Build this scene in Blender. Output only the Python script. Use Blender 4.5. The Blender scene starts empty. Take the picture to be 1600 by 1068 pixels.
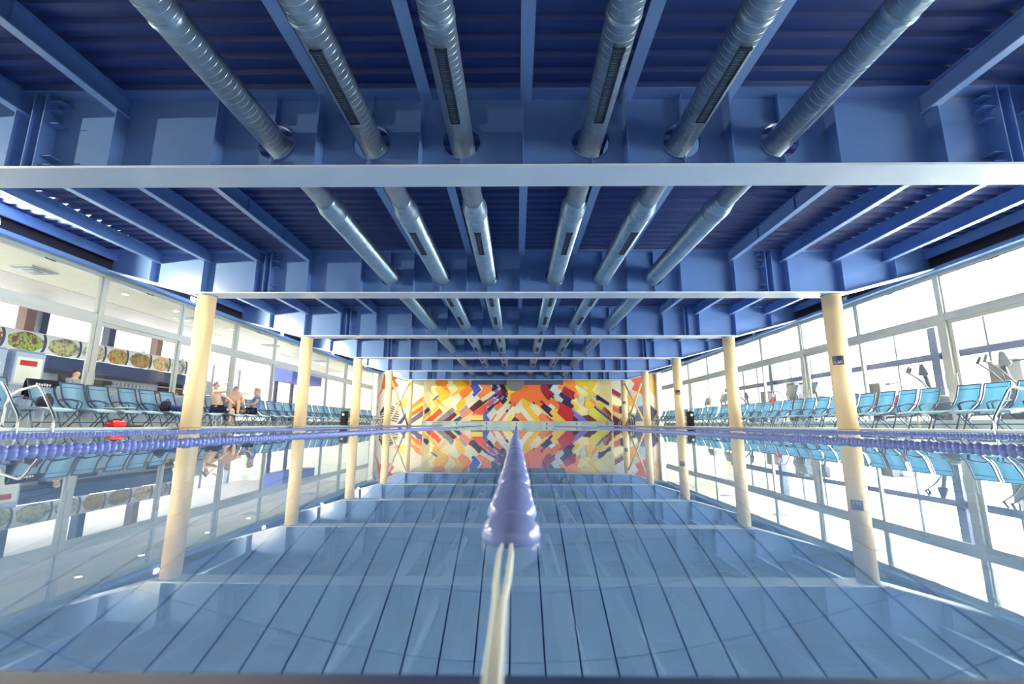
import bpy, bmesh, math, random
from mathutils import Vector, Matrix
random.seed(7)
PI = math.pi
SC = bpy.context.scene
COL = SC.collection

# ------------------------------------------------------------------ camera
F_PX, PITCH, YAW, ROLL, CAM_H = 695.0, math.radians(10.43), 0.0108, math.radians(0.12), 0.14
cam_data = bpy.data.cameras.new('camera')
cam_data.sensor_width = 36.0
cam_data.lens = F_PX / 1600.0 * 36.0
cam_data.clip_start = 0.02
cam_data.clip_end = 300
cam_data.dof.use_dof = True
cam_data.dof.focus_distance = 7.0
cam_data.dof.aperture_fstop = 4.5
cam = bpy.data.objects.new('camera', cam_data)
COL.objects.link(cam)
cam.matrix_world = (Matrix.Translation((0, 0, CAM_H)) @ Matrix.Rotation(YAW, 4, 'Z')
                    @ Matrix.Rotation(PI / 2 + PITCH, 4, 'X') @ Matrix.Rotation(ROLL, 4, 'Z'))
SC.camera = cam

# ------------------------------------------------------------------ light
world = bpy.data.worlds.new('world')
SC.world = world
world.use_nodes = True
bg = world.node_tree.nodes['Background']
bg.inputs[0].default_value = (1.0, 0.97, 0.90, 1)
bg.inputs[1].default_value = 1.6


def area_light(name, loc, rot, sx, sy, power, color):
    d = bpy.data.lights.new(name, 'AREA')
    d.shape = 'RECTANGLE'
    d.size, d.size_y = sx, sy
    d.energy = power
    d.color = color
    o = bpy.data.objects.new(name, d)
    o.location = loc
    o.rotation_euler = rot
    COL.objects.link(o)
    return o


# daylight outside the long glass fronts of the gym (right) and the cafe (left)
area_light('daylight_right', (17.6, 11, 2.1), (0, PI / 2, 0), 4.2, 31, 6600, (1.0, 0.97, 0.90))
area_light('daylight_left', (-21.6, 12, 2.1), (0, -PI / 2, 0), 4.2, 32, 2700, (1.0, 0.97, 0.90))

sun_d = bpy.data.lights.new('sun', 'SUN')
sun_d.energy = 7.0
sun_d.angle = math.radians(0.6)
sun_d.color = (1.0, 0.95, 0.84)
sun_o = bpy.data.objects.new('sun', sun_d)
COL.objects.link(sun_o)
sun_o.rotation_euler = Vector((1.0, 0.22, 0.60)).to_track_quat('Z', 'Y').to_euler()

SC.view_settings.view_transform = 'Standard'
SC.view_settings.look = 'None'
SC.view_settings.gamma = 1.0
SC.view_settings.use_curve_mapping = False
SC.view_settings.exposure = 1.35
try:
    SC.cycles.max_bounces = 12
    SC.cycles.diffuse_bounces = 5
    SC.cycles.transparent_max_bounces = 16
    SC.cycles.sample_clamp_indirect = 6.0
except Exception:
    pass


# ------------------------------------------------------------------ helpers
def lin(c):
    c = c / 255.0
    return c / 12.92 if c <= 0.04045 else ((c + 0.055) / 1.055) ** 2.4


def rgb(t):
    return (lin(t[0]), lin(t[1]), lin(t[2]), 1.0)


MATS = {}


def mat(name, color, rough=0.5, metal=0.0, var=0.06, scale=3.0, bump=0.0, bscale=40.0, emit=None, spec=0.5):
    """principled paint with faint procedural mottling"""
    if name in MATS:
        return MATS[name]
    m = bpy.data.materials.new(name)
    m.use_nodes = True
    nt = m.node_tree
    b = nt.nodes['Principled BSDF']
    b.inputs['Roughness'].default_value = rough
    b.inputs['Metallic'].default_value = metal
    b.inputs['Specular IOR Level'].default_value = spec
    c = rgb(color)
    tc = nt.nodes.new('ShaderNodeTexCoord')
    no = nt.nodes.new('ShaderNodeTexNoise')
    no.inputs['Scale'].default_value = scale
    no.inputs['Detail'].default_value = 4
    nt.links.new(tc.outputs['Object'], no.inputs['Vector'])
    mx = nt.nodes.new('ShaderNodeMix')
    mx.data_type = 'RGBA'
    mx.inputs[6].default_value = tuple(max(0, v * (1 - var)) for v in c[:3]) + (1,)
    mx.inputs[7].default_value = tuple(min(1, v * (1 + var)) for v in c[:3]) + (1,)
    nt.links.new(no.outputs[0], mx.inputs[0])
    nt.links.new(mx.outputs[2], b.inputs['Base Color'])
    if bump > 0:
        n2 = nt.nodes.new('ShaderNodeTexNoise')
        n2.inputs['Scale'].default_value = bscale
        nt.links.new(tc.outputs['Object'], n2.inputs['Vector'])
        bp = nt.nodes.new('ShaderNodeBump')
        bp.inputs['Strength'].default_value = bump
        bp.inputs['Distance'].default_value = 0.01
        nt.links.new(n2.outputs[0], bp.inputs['Height'])
        nt.links.new(bp.outputs[0], b.inputs['Normal'])
    if emit:
        b.inputs['Emission Color'].default_value = rgb(emit[0])
        b.inputs['Emission Strength'].default_value = emit[1]
    MATS[name] = m
    return m


class MB:
    def __init__(self):
        self.v, self.f, self.c = [], [], []

    def add(self, vs, fs):
        o = len(self.v)
        self.v += [tuple(p) for p in vs]
        self.f += [tuple(i + o for i in f) for f in fs]
        return self

    def box(self, x0, x1, y0, y1, z0, z1):
        vs = [(x0, y0, z0), (x1, y0, z0), (x1, y1, z0), (x0, y1, z0), (x0, y0, z1), (x1, y0, z1), (x1, y1, z1), (x0, y1, z1)]
        return self.add(vs, [(0, 3, 2, 1), (4, 5, 6, 7), (0, 1, 5, 4), (1, 2, 6, 5), (2, 3, 7, 6), (3, 0, 4, 7)])

    def tube(self, pts, r, n=8, cap=True, radii=None):
        pts = [Vector(p) for p in pts]
        ring = []
        t0 = (pts[1] - pts[0]).normalized()
        up = Vector((0, 0, 1)) if abs(t0.z) < 0.9 else Vector((0, 1, 0))
        a = t0.cross(up).normalized()
        for i, p in enumerate(pts):
            if i == 0:
                t = t0
            elif i == len(pts) - 1:
                t = (pts[i] - pts[i - 1]).normalized()
            else:
                t = ((pts[i] - pts[i - 1]).normalized() + (pts[i + 1] - pts[i]).normalized()).normalized()
            a = (a - t * a.dot(t)).normalized()
            b = t.cross(a)
            rr = radii[i] if radii else r
            ring.append([p + (a * math.cos(2 * PI * k / n) + b * math.sin(2 * PI * k / n)) * rr for k in range(n)])
        vs = [p for rg in ring for p in rg]
        fs = []
        for i in range(len(pts) - 1):
            for k in range(n):
                fs.append((i * n + k, i * n + (k + 1) % n, (i + 1) * n + (k + 1) % n, (i + 1) * n + k))
        if cap:
            fs.append(tuple(reversed(range(n))))
            fs.append(tuple((len(pts) - 1) * n + k for k in range(n)))
        return self.add(vs, fs)

    def lathe(self, prof, center=(0, 0, 0), n=16, axis='z'):
        """prof: list of (r, h)"""
        cx, cy, cz = center
        vs, fs = [], []
        for r, h in prof:
            for k in range(n):
                a = 2 * PI * k / n
                if axis == 'z':
                    vs.append((cx + r * math.cos(a), cy + r * math.sin(a), cz + h))
                elif axis == 'y':
                    vs.append((cx + r * math.cos(a), cy + h, cz - r * math.sin(a)))
                else:
                    vs.append((cx + h, cy + r * math.cos(a), cz + r * math.sin(a)))
        for i in range(len(prof) - 1):
            for k in range(n):
                fs.append((i * n + k, i * n + (k + 1) % n, (i + 1) * n + (k + 1) % n, (i + 1) * n + k))
        fs.append(tuple(reversed(range(n))))
        fs.append(tuple((len(prof) - 1) * n + k for k in range(n)))
        return self.add(vs, fs)

    def prism(self, poly, axis, a0, a1):
        """extrude 2D polygon along an axis; poly coords are the other two axes in xyz order"""
        n = len(poly)

        def P(p, a):
            return {'x': (a, p[0], p[1]), 'y': (p[0], a, p[1]), 'z': (p[0], p[1], a)}[axis]
        vs = [P(p, a0) for p in poly] + [P(p, a1) for p in poly]
        fs = [tuple(range(n)), tuple(reversed(range(n, 2 * n)))]
        for k in range(n):
            fs.append((k, n + k, n + (k + 1) % n, (k + 1) % n))
        return self.add(vs, fs)

    def sheet(self, prof, axis, a0, a1, th):
        """thick open profile: list of 2D pts offset by th downward normal"""
        up, dn = [], []
        for i, p in enumerate(prof):
            q0 = prof[max(0, i - 1)]
            q1 = prof[min(len(prof) - 1, i + 1)]
            dx, dz = q1[0] - q0[0], q1[1] - q0[1]
            L = math.hypot(dx, dz) or 1
            up.append(p)
            dn.append((p[0] + dz / L * th, p[1] - dx / L * th))
        n = len(prof)

        def P(p, a):
            return {'x': (a, p[0], p[1]), 'y': (p[0], a, p[1])}[axis]
        vs = [P(p, a0) for p in up] + [P(p, a1) for p in up] + [P(p, a0) for p in dn] + [P(p, a1) for p in dn]
        fs = []
        for i in range(n - 1):
            fs += [(i, i + 1, n + i + 1, n + i), (2 * n + i, 3 * n + i, 3 * n + i + 1, 2 * n + i + 1),
                   (i, 2 * n + i, 2 * n + i + 1, i + 1), (n + i, n + i + 1, 3 * n + i + 1, 3 * n + i)]
        fs += [(0, n, 3 * n, 2 * n), (n - 1, 3 * n - 1, 4 * n - 1, 2 * n - 1)]
        return self.add(vs, fs)

    def mesh(self, name, m, smooth=False):
        me = bpy.data.meshes.new(name)
        me.from_pydata(self.v, [], self.f)
        bm = bmesh.new()
        bm.from_mesh(me)
        bmesh.ops.recalc_face_normals(bm, faces=bm.faces)
        bm.to_mesh(me)
        bm.free()
        if smooth:
            for p in me.polygons:
                p.use_smooth = len(p.vertices) <= 4
        if m:
            me.materials.append(m)
        return me

    def build(self, name, m, parent=None, smooth=False):
        return link(name, self.mesh(name, m, smooth), parent)


def link(name, me, parent=None, loc=None):
    o = bpy.data.objects.new(name, me)
    COL.objects.link(o)
    if parent is not None:
        o.parent = parent
    if loc is not None:
        o.location = loc
    return o


def tag(o, label=None, cat=None, group=None, kind=None):
    if label:
        o['label'] = label
    if cat:
        o['category'] = cat
    if group:
        o['group'] = group
    if kind:
        o['kind'] = kind
    return o


def empty(name, loc=(0, 0, 0), rz=0.0):
    o = bpy.data.objects.new(name, None)
    o.empty_display_size = 0.1
    o.location = loc
    o.rotation_euler = (0, 0, rz)
    COL.objects.link(o)
    return o


def copy_tree(o, parent=None):
    c = o.copy()
    COL.objects.link(c)
    c.parent = parent
    for ch in o.children:
        copy_tree(ch, c)
    return c


def bevel(o, w, seg=2):
    b = o.modifiers.new('bevel', 'BEVEL')
    b.width = w
    b.segments = seg
    b.limit_method = 'ANGLE'
    return o


ORD = ['zeroth', 'first', 'second', 'third', 'fourth', 'fifth', 'sixth', 'seventh', 'eighth', 'ninth', 'tenth', 'eleventh', 'twelfth', 'thirteenth', 'fourteenth']

# ------------------------------------------------------------------ layout numbers
BEAM_Y = [5.2 + 5.35 * k for k in range(6)]          # 5.2 ... 31.95
LINES = [-0.15] + BEAM_Y
Z_SOFFIT, Z_DECK, Z_FLOOR = 3.24, 4.36, 0.05
X_COL, X_EDGE, X_WALL = 7.66, 8.05, 10.3
Y_END = 33.0
XC = 0.12
DUCT_X = [XC - 3.25, XC - 2.0, XC - 0.83, XC + 0.83, XC + 2.0, XC + 3.25]
DUCT_Z = 3.72

# ------------------------------------------------------------------ materials
M_STEEL = mat('blue_steel_paint', (100, 134, 194), 0.24, var=0.08, scale=1.2, spec=0.85)
M_FLANGE = mat('uplit_flange_paint', (204, 216, 236), 0.26, var=0.06, scale=1.5, spec=0.85)  # girder paint lightened: light from below is put into the underside colour
M_JFLANGE = mat('uplit_joist_flange_paint', (136, 168, 222), 0.26, var=0.06, scale=1.5, spec=0.85)  # steel blue raised on joist undersides to stand for bounced up-light
M_DECK = mat('blue_deck_paint', (42, 60, 124), 0.45, var=0.1, scale=0.8)
M_FRAME = mat('pale_window_aluminium', (188, 191, 187), 0.4)
M_FASCIA = mat('blue_fascia_paint', (110, 150, 205), 0.4)
M_DARKGAP = mat('dark_recess_paint', (34, 30, 52), 0.7)
M_COL = mat('cream_column_paint', (238, 210, 166), 0.45, var=0.04, scale=2)
M_WHITE = mat('white_plaster', (240, 238, 228), 0.8)
M_DECKFLOOR = mat('pale_deck_tile', (222, 224, 222), 0.35, var=0.08, scale=6)
M_COPING = mat('pale_coping', (214, 222, 222), 0.35)
M_CHROME = mat('polished_steel', (215, 220, 225), 0.16, metal=1.0, var=0.02)
M_BLACK = mat('black_plastic', (28, 30, 40), 0.45)
M_NAVY = mat('navy_cabinet', (45, 58, 98), 0.4)
M_GREYM = mat('grey_machine_plastic', (120, 125, 140), 0.4)
M_LIGHTGREY = mat('light_grey_plastic', (200, 204, 210), 0.4)
M_RED = mat('red_plastic', (205, 45, 45), 0.45)


def glass_mat():
    m = bpy.data.materials.new('window_glass')
    m.use_nodes = True
    nt = m.node_tree
    nt.nodes.clear()
    out = nt.nodes.new('ShaderNodeOutputMaterial')
    mix = nt.nodes.new('ShaderNodeMixShader')
    tr = nt.nodes.new('ShaderNodeBsdfTransparent')
    tr.inputs[0].default_value = (0.95, 0.97, 0.97, 1)
    gl = nt.nodes.new('ShaderNodeBsdfGlossy')
    gl.inputs['Roughness'].default_value = 0.0
    lw = nt.nodes.new('ShaderNodeLayerWeight')
    lw.inputs[0].default_value = 0.5
    pw = nt.nodes.new('ShaderNodeMath')
    pw.operation = 'POWER'
    pw.inputs[1].default_value = 5.0
    ma = nt.nodes.new('ShaderNodeMath')
    ma.operation = 'MULTIPLY_ADD'
    ma.inputs[1].default_value = 0.5
    ma.inputs[2].default_value = 0.02
    nt.links.new(lw.outputs['Facing'], pw.inputs[0])
    nt.links.new(pw.outputs[0], ma.inputs[0])
    nt.links.new(ma.outputs[0], mix.inputs[0])
    nt.links.new(tr.outputs[0], mix.inputs[1])
    nt.links.new(gl.outputs[0], mix.inputs[2])
    nt.links.new(mix.outputs[0], out.inputs[0])
    return m


M_GLASS = glass_mat()


def duct_mat():
    m = mat('galvanised_spiral_duct', (150, 172, 196), 0.34, metal=0.7, var=0.35, scale=9)
    nt = m.node_tree
    b = nt.nodes['Principled BSDF']
    tc = nt.nodes.new('ShaderNodeTexCoord')
    wv = nt.nodes.new('ShaderNodeTexWave')
    wv.wave_type = 'BANDS'
    wv.bands_direction = 'Y'
    wv.wave_profile = 'SAW'
    wv.inputs['Scale'].default_value = 4.1
    wv.inputs['Distortion'].default_value = 0.0
    nt.links.new(tc.outputs['Object'], wv.inputs['Vector'])
    rp = nt.nodes.new('ShaderNodeValToRGB')
    rp.color_ramp.elements[0].position = 0.86
    rp.color_ramp.elements[1].position = 0.93
    nt.links.new(wv.outputs[1], rp.inputs[0])
    n2 = nt.nodes.new('ShaderNodeTexNoise')
    n2.inputs['Scale'].default_value = 14
    nt.links.new(tc.outputs['Object'], n2.inputs['Vector'])
    ad = nt.nodes.new('ShaderNodeMath')
    ad.operation = 'MULTIPLY_ADD'
    ad.inputs[1].default_value = 0.5
    nt.links.new(n2.outputs[0], ad.inputs[0])
    nt.links.new(rp.outputs[0], ad.inputs[2])
    bp = nt.nodes.new('ShaderNodeBump')
    bp.inputs['Strength'].default_value = 0.6
    bp.inputs['Distance'].default_value = 0.012
    nt.links.new(ad.outputs[0], bp.inputs['Height'])
    nt.links.new(bp.outputs[0], b.inputs['Normal'])
    return m


M_DUCT = duct_mat()


def water_mat():
    m = bpy.data.materials.new('pool_water')
    m.use_nodes = True
    nt = m.node_tree
    nt.nodes.clear()
    out = nt.nodes.new('ShaderNodeOutputMaterial')
    gl = nt.nodes.new('ShaderNodeBsdfGlass')
    gl.inputs['IOR'].default_value = 1.333
    gl.inputs['Roughness'].default_value = 0.0
    gl.inputs[0].default_value = (0.96, 0.985, 1.0, 1)
    tc = nt.nodes.new('ShaderNodeTexCoord')
    n1 = nt.nodes.new('ShaderNodeTexNoise')
    n1.inputs['Scale'].default_value = 0.9
    n1.inputs['Detail'].default_value = 1.5
    bp = nt.nodes.new('ShaderNodeBump')
    bp.inputs['Strength'].default_value = 0.45
    bp.inputs['Distance'].default_value = 0.004
    nt.links.new(tc.outputs['Object'], n1.inputs['Vector'])
    nt.links.new(n1.outputs[0], bp.inputs['Height'])
    nt.links.new(bp.outputs[0], gl.inputs['Normal'])
    nt.links.new(gl.outputs[0], out.inputs[0])
    return m


M_WATER = water_mat()

# ------------------------------------------------------------------ setting: pool, decks, walls
POOL_Y0, POOL_Y1, POOL_D = 0.262, 32.70, 1.17
wt = MB().add([(-X_EDGE, POOL_Y0, 0), (X_EDGE, POOL_Y0, 0), (X_EDGE, POOL_Y1, 0), (-X_EDGE, POOL_Y1, 0)], [(0, 1, 2, 3)]).build('pool_water', M_WATER)
tag(wt, 'still clear blue water filling the long swimming pool', 'water', kind='stuff')

M_POOLWALL = mat('pool_wall_tile', (120, 165, 215), 0.3, var=0.05)
M_TILE = mat('pool_floor_tile', (166, 208, 255), 0.35, var=0.07, scale=1.5)
M_GROUT = mat('pool_floor_grout', (84, 128, 200), 0.8)
pb = empty('pool_basin')
tag(pb, 'blue tiled pool basin under the clear water', 'pool', kind='structure')
g = MB().box(-X_EDGE - .2, -X_EDGE, POOL_Y0 - .2, POOL_Y1 + .2, -POOL_D - .2, 0.01)
g.build('side_wall', M_POOLWALL, pb)
MB().box(X_EDGE, X_EDGE + .2, POOL_Y0 - .2, POOL_Y1 + .2, -POOL_D - .2, 0.01).build('side_wall', M_POOLWALL, pb)
MB().box(-X_EDGE, X_EDGE, POOL_Y0 - .2, POOL_Y0, -POOL_D - .2, -0.005).build('end_wall', M_POOLWALL, pb)
MB().box(-X_EDGE, X_EDGE, POOL_Y1, POOL_Y1 + .2, -POOL_D - .2, 0.01).build('end_wall', M_POOLWALL, pb)
MB().box(-X_EDGE, X_EDGE, POOL_Y0, POOL_Y1, -POOL_D - .2, -POOL_D - .012).build('grout_bed', M_GROUT, pb)
TW, TL = 0.098, 0.212
tile_me = MB().box(-TW / 2 + .0026, TW / 2 - .0026, -TL / 2 + .0008, TL / 2 - .0008, -0.012, 0).mesh('floor_tile', M_TILE)
rest = MB()
cells = []
for i in range(-26, 27):
    for j in range(0, 17):
        cells.append((XC * 0 + 0.03 + i * TW, 0.42 + j * TL))
near = sorted(cells, key=lambda p: abs(p[0]) / (0.6 + p[1] * .35) + abs(p[1] - 1.7) * 1.0)[:300]
ns = set(near)
for p in near:
    link('floor_tile', tile_me, pb, (p[0], p[1], -POOL_D))
# remaining tiles of the pool floor, one joined part
nx = int((X_EDGE - .05) / TW)
for i in range(-nx, nx):
    x = 0.03 + i * TW
    if -26 <= i <= 26:
        for (cx, cy) in [c for c in cells if abs(c[0] - x) < 1e-6 and c not in ns]:
            rest.box(cx - TW / 2 + .0026, cx + TW / 2 - .0026, cy - TL / 2 + .0008, cy + TL / 2 - .0008, -POOL_D - .012, -POOL_D)
        y0 = 0.42 + 16.5 * TL
    else:
        y0 = POOL_Y0
    nrow = 12
    step = (POOL_Y1 - y0) / nrow
    for j in range(nrow):
        rest.box(x - TW / 2 + .0026, x + TW / 2 - .0026, y0 + j * step + .001, y0 + (j + 1) * step - .001, -POOL_D - .012, -POOL_D)
tag(rest.build('floor_tile_field', M_TILE, pb), kind='stuff')

for s, nm in ((-1, 'left'), (1, 'right')):
    fl = empty('floor')
    tag(fl, 'pale tiled pool deck along the %s windows' % nm, 'floor', kind='structure')
    xa, xb = sorted((s * (X_EDGE + .2), s * (18.2 if s > 0 else 20.6)))
    xc = s * 10.4
    MB().box(min(xa, xc) if s > 0 else xc, xc if s > 0 else xb, -4, Y_END, -0.1, Z_FLOOR).build('deck_slab', M_DECKFLOOR, fl)
    MB().box(xc if s > 0 else xa, xb if s > 0 else xc, -4, Y_END, -0.1, Z_FLOOR).build('room_floor', mat('pale_gym_floor', (206, 204, 196), .5) if s > 0 else M_DECKFLOOR, fl)
    xa, xb = sorted((s * (X_EDGE - .03), s * (X_EDGE + .2)))
    MB().box(xa, xb, POOL_Y0, POOL_Y1 + .3, 0.012, Z_FLOOR + .004).build('coping', M_COPING, fl)
fl = empty('floor')
tag(fl, 'dark rubber pool edge in front of the camera', 'floor', kind='structure')
MB().box(-X_EDGE - .2, X_EDGE + .2, -4, POOL_Y0 - .03, -0.1, 0.0).build('deck_slab', mat('dark_rubber_edge', (42, 62, 112), 0.6), fl)
MB().box(-X_EDGE - .2, X_EDGE + .2, POOL_Y0 - .03, POOL_Y0 + .012, -0.1, 0.004).build('edge_strip', mat('dark_rubber_edge', (42, 62, 112), 0.6), fl)
fl = MB().box(-10.3, 10.3, POOL_Y1 + .2, Y_END + .4, -0.1, Z_FLOOR).build('floor', M_DECKFLOOR)
tag(fl, 'narrow pale deck strip at the mural end of the pool', 'floor', kind='structure')
wb = MB().box(-18.4, 18.4, -4.2, -4.0, 0, Z_DECK + .3).build('wall_back', M_WHITE)
tag(wb, 'plain white wall behind the photographer', 'wall', kind='structure')

# ------------------------------------------------------------------ ceiling: corrugated deck and joists
ce = empty('ceiling')
tag(ce, 'dark blue corrugated roof deck on steel joists', 'ceiling', kind='structure')
prof = []
y, per = -4.0, 0.24
while y < Y_END + .1:
    prof += [(y, Z_DECK + .05), (y + .085, Z_DECK + .05), (y + .115, Z_DECK), (y + .205, Z_DECK)]
    y += per
dk = MB()
for i in range(len(prof) - 1):
    (ya, za), (yb, zb) = prof[i], prof[i + 1]
    dk.add([(-10.45, ya, za), (10.45, ya, za), (10.45, yb, zb), (-10.45, yb, zb)], [(0, 1, 2, 3)])
dk.build('deck_sheet', M_DECK, ce)
MB().box(-10.6, 10.6, -4, Y_END + .2, Z_DECK + .06, Z_DECK + .2).build('roof_slab', M_DECK, ce)
JD = MB()
LJ = 5.35 - 0.03
JD.box(-.008, .008, 0, LJ, Z_DECK - .27, Z_DECK)
JD.box(-.055, .055, 0, LJ, Z_DECK - .012, Z_DECK)
jd_me = JD.mesh('joist', M_STEEL)
JS = MB()
JS.box(-.01, .01, 0, LJ, Z_DECK - .05, Z_DECK)
js_me = JS.mesh('joist', M_STEEL)
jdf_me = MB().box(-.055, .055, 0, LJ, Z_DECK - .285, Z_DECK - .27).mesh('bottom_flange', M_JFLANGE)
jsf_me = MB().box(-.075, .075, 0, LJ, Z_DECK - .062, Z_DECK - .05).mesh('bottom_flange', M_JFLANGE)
rib_me = MB().box(.008, .052, -.006, .006, Z_DECK - .27, Z_DECK - .012).mesh('rib', M_STEEL)
for y0 in LINES[:-1]:
    for k in (-2, -1, 0, 1, 2):
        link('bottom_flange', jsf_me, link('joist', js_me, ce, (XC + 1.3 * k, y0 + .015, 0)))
    for k in (4, 5, 6, 7):
        for s in (-1, 1):
            j = link('joist', jd_me, ce, (XC * .5 + s * (1.3 * k - .03 * (k - 4)), y0 + .015, 0))
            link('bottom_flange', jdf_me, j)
            if k == 4:
                for q in (1.3, 2.6, 3.9):
                    r = link('rib', rib_me, j, (0 if s < 0 else -.06, q, 0))

# ------------------------------------------------------------------ roof beams
HOLE_R = 0.24
STIFF = [1.3 * k for k in range(-7, 8)]


def soffit_z(x):
    a = abs(x)
    return Z_SOFFIT if a <= 7.9 else Z_SOFFIT + (a - 7.9) / (10.15 - 7.9) * 0.60


def web_mesh():
    """plate in the XZ plane with six round duct holes"""
    b = MB()
    z0, z1 = Z_SOFFIT + .02, Z_DECK
    H = .34
    xs = [-7.9]
    for dx in DUCT_X:
        xs += [dx - H, dx + H]
    xs += [7.9]
    for th in (-.012, .012):
        for i in range(0, len(xs), 2):
            b.add([(xs[i], th, z0), (xs[i + 1], th, z0), (xs[i + 1], th, z1), (xs[i], th, z1)], [(0, 1, 2, 3)])
        for s in (-1, 1):
            b.add([(s * 7.9, th, z0), (s * 10.15, th, z0 + .60), (s * 10.15, th, z1), (s * 7.9, th, z1)], [(0, 1, 2, 3)])
        for dx in DUCT_X:
            za, zb = DUCT_Z - H, DUCT_Z + H
            b.add([(dx - H, th, z0), (dx + H, th, z0), (dx + H, th, za), (dx - H, th, za)], [(0, 1, 2, 3)])
            b.add([(dx - H, th, zb), (dx + H, th, zb), (dx + H, th, z1), (dx - H, th, z1)], [(0, 1, 2, 3)])
            n = 32
            vs = []
            for k in range(n):
                a = 2 * PI * k / n
                c, s_ = math.cos(a), math.sin(a)
                q = H / max(abs(c), abs(s_))
                vs += [(dx + HOLE_R * c, th, DUCT_Z + HOLE_R * s_), (dx + q * c, th, DUCT_Z + q * s_)]
            b.add(vs, [(2 * k, 2 * k + 1, (2 * k + 3) % (2 * n), (2 * k + 2) % (2 * n)) for k in range(n)])
    return b.mesh('web', M_STEEL)


FL_W = 0.235
web_me = web_mesh()
fb = MB()
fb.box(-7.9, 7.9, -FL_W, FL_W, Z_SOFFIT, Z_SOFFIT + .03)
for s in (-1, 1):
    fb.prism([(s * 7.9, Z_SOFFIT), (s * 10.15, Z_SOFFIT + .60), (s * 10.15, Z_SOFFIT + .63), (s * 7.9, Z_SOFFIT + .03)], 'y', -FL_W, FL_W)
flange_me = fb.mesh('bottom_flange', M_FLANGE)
top_me = MB().box(-10.15, 10.15, -.2, .2, Z_DECK - .02, Z_DECK).mesh('top_flange', M_STEEL)
collar_me = MB()
n = 32
for (ra, rb) in ((HOLE_R, HOLE_R + .012),):
    vs, fs = [], []
    for k in range(n):
        a = 2 * PI * k / n
        for rr, yy in ((ra, -.03), (rb, -.03), (rb, .03), (ra, .03)):
            vs.append((rr * math.cos(a), yy, rr * math.sin(a)))
    for k in range(n):
        for q in range(4):
            fs.append((4 * k + q, 4 * k + (q + 1) % 4, (4 * k + 4) % (4 * n) + (q + 1) % 4, (4 * k + 4) % (4 * n) + q))
    collar_me.add(vs, fs)
collar_me = collar_me.mesh('hole_collar', M_STEEL)
stiff_cache = {}


def stiff_me(x, zlo, zhi, depth):
    key = (round(zlo, 2), round(zhi, 2), depth)
    if key not in stiff_cache:
        m_ = MB().box(-.007, .007, -depth, -.012, zlo, zhi).box(-.007, .007, .012, depth, zlo, zhi)
        stiff_cache[key] = m_.mesh('stiffener', M_STEEL)
    return stiff_cache[key]


gus_me = MB().box(-.16, 0, -.16, -.012, -.006, .006).mesh('gusset', M_STEEL)
for bi, by in enumerate(BEAM_Y):
    rb = empty('roof_beam', (0, by, 0))
    where = ['nearest to the camera', 'carried by the first pair of columns in view', 'carried by the second pair of columns',
             'carried by the third pair of columns', 'carried by the fourth pair of columns', 'just in front of the mural'][bi]
    tag(rb, 'blue steel girder with duct holes, ' + where, 'beam', 'roof girders over the pool', 'structure')
    link('web', web_me, rb)
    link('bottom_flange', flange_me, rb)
    link('top_flange', top_me, rb)
    for x in STIFF:
        xx = XC * .7 + x
        if abs(xx) > 9.8:
            continue
        zl = soffit_z(abs(xx) + .02) + .03
        link('stiffener', stiff_me(xx, zl, Z_DECK - .02 if abs(x) < 4.5 else Z_DECK - .285, .20), rb, (xx, 0, 0))
    for dx in DUCT_X:
        link('hole_collar', collar_me, rb, (dx, 0, DUCT_Z))
        link('stiffener', stiff_me(dx, Z_SOFFIT + .03, DUCT_Z - HOLE_R - .01, .10), rb, (dx, 0, 0))
        link('stiffener', stiff_me(dx, DUCT_Z + HOLE_R + .01, Z_DECK - .02, .10), rb, (dx, 0, 0))
    for s in (-1, 1):
        sp = link('splice_plate', stiff_me(6.05, Z_SOFFIT + .031, Z_DECK - .021, .2), rb, (s * 6.05, 0, 0))
        sp2 = link('splice_plate', stiff_me(6.05, Z_SOFFIT + .031, Z_DECK - .021, .2), rb, (s * 6.2, 0, 0))
        for zz in (3.34, 3.46, 3.92, 4.1, 4.24):
            link('gusset', gus_me, sp, (0 if s > 0 else .16, 0, zz))

# ------------------------------------------------------------------ ventilation ducts
M_GRILLE = mat('dark_grille', (38, 48, 66), 0.5, metal=0.4)
band_me = {}
DUCT_WORDS = ['outermost duct on the left', 'second duct from the left, with slot grilles', 'duct just left of the centre line, with slot grilles',
              'duct just right of the centre line, with slot grilles', 'second duct from the right, with slot grilles', 'outermost duct on the right']
gr_frame = MB()
GL = 1.0
gr_frame.box(-.055, -.043, 0, GL, -.012, .02).box(.043, .055, 0, GL, -.012, .02).box(-.06, .06, -.03, .0, -.02, .02).box(-.055, .055, GL, GL + .015, -.012, .02)
gr_frame_me = gr_frame.mesh('grille_frame', M_GRILLE)
gs = MB().box(-.043, .043, 0, GL, .004, .02)
for k in range(34):
    gs.box(-.043, .043, .012 + k * .029, .024 + k * .029, -.008, .004)
gr_slat_me = gs.mesh('grille_slats', mat('grille_slat', (70, 84, 104), 0.45, metal=0.5))
R1, R2 = 0.155, 0.20
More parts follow.
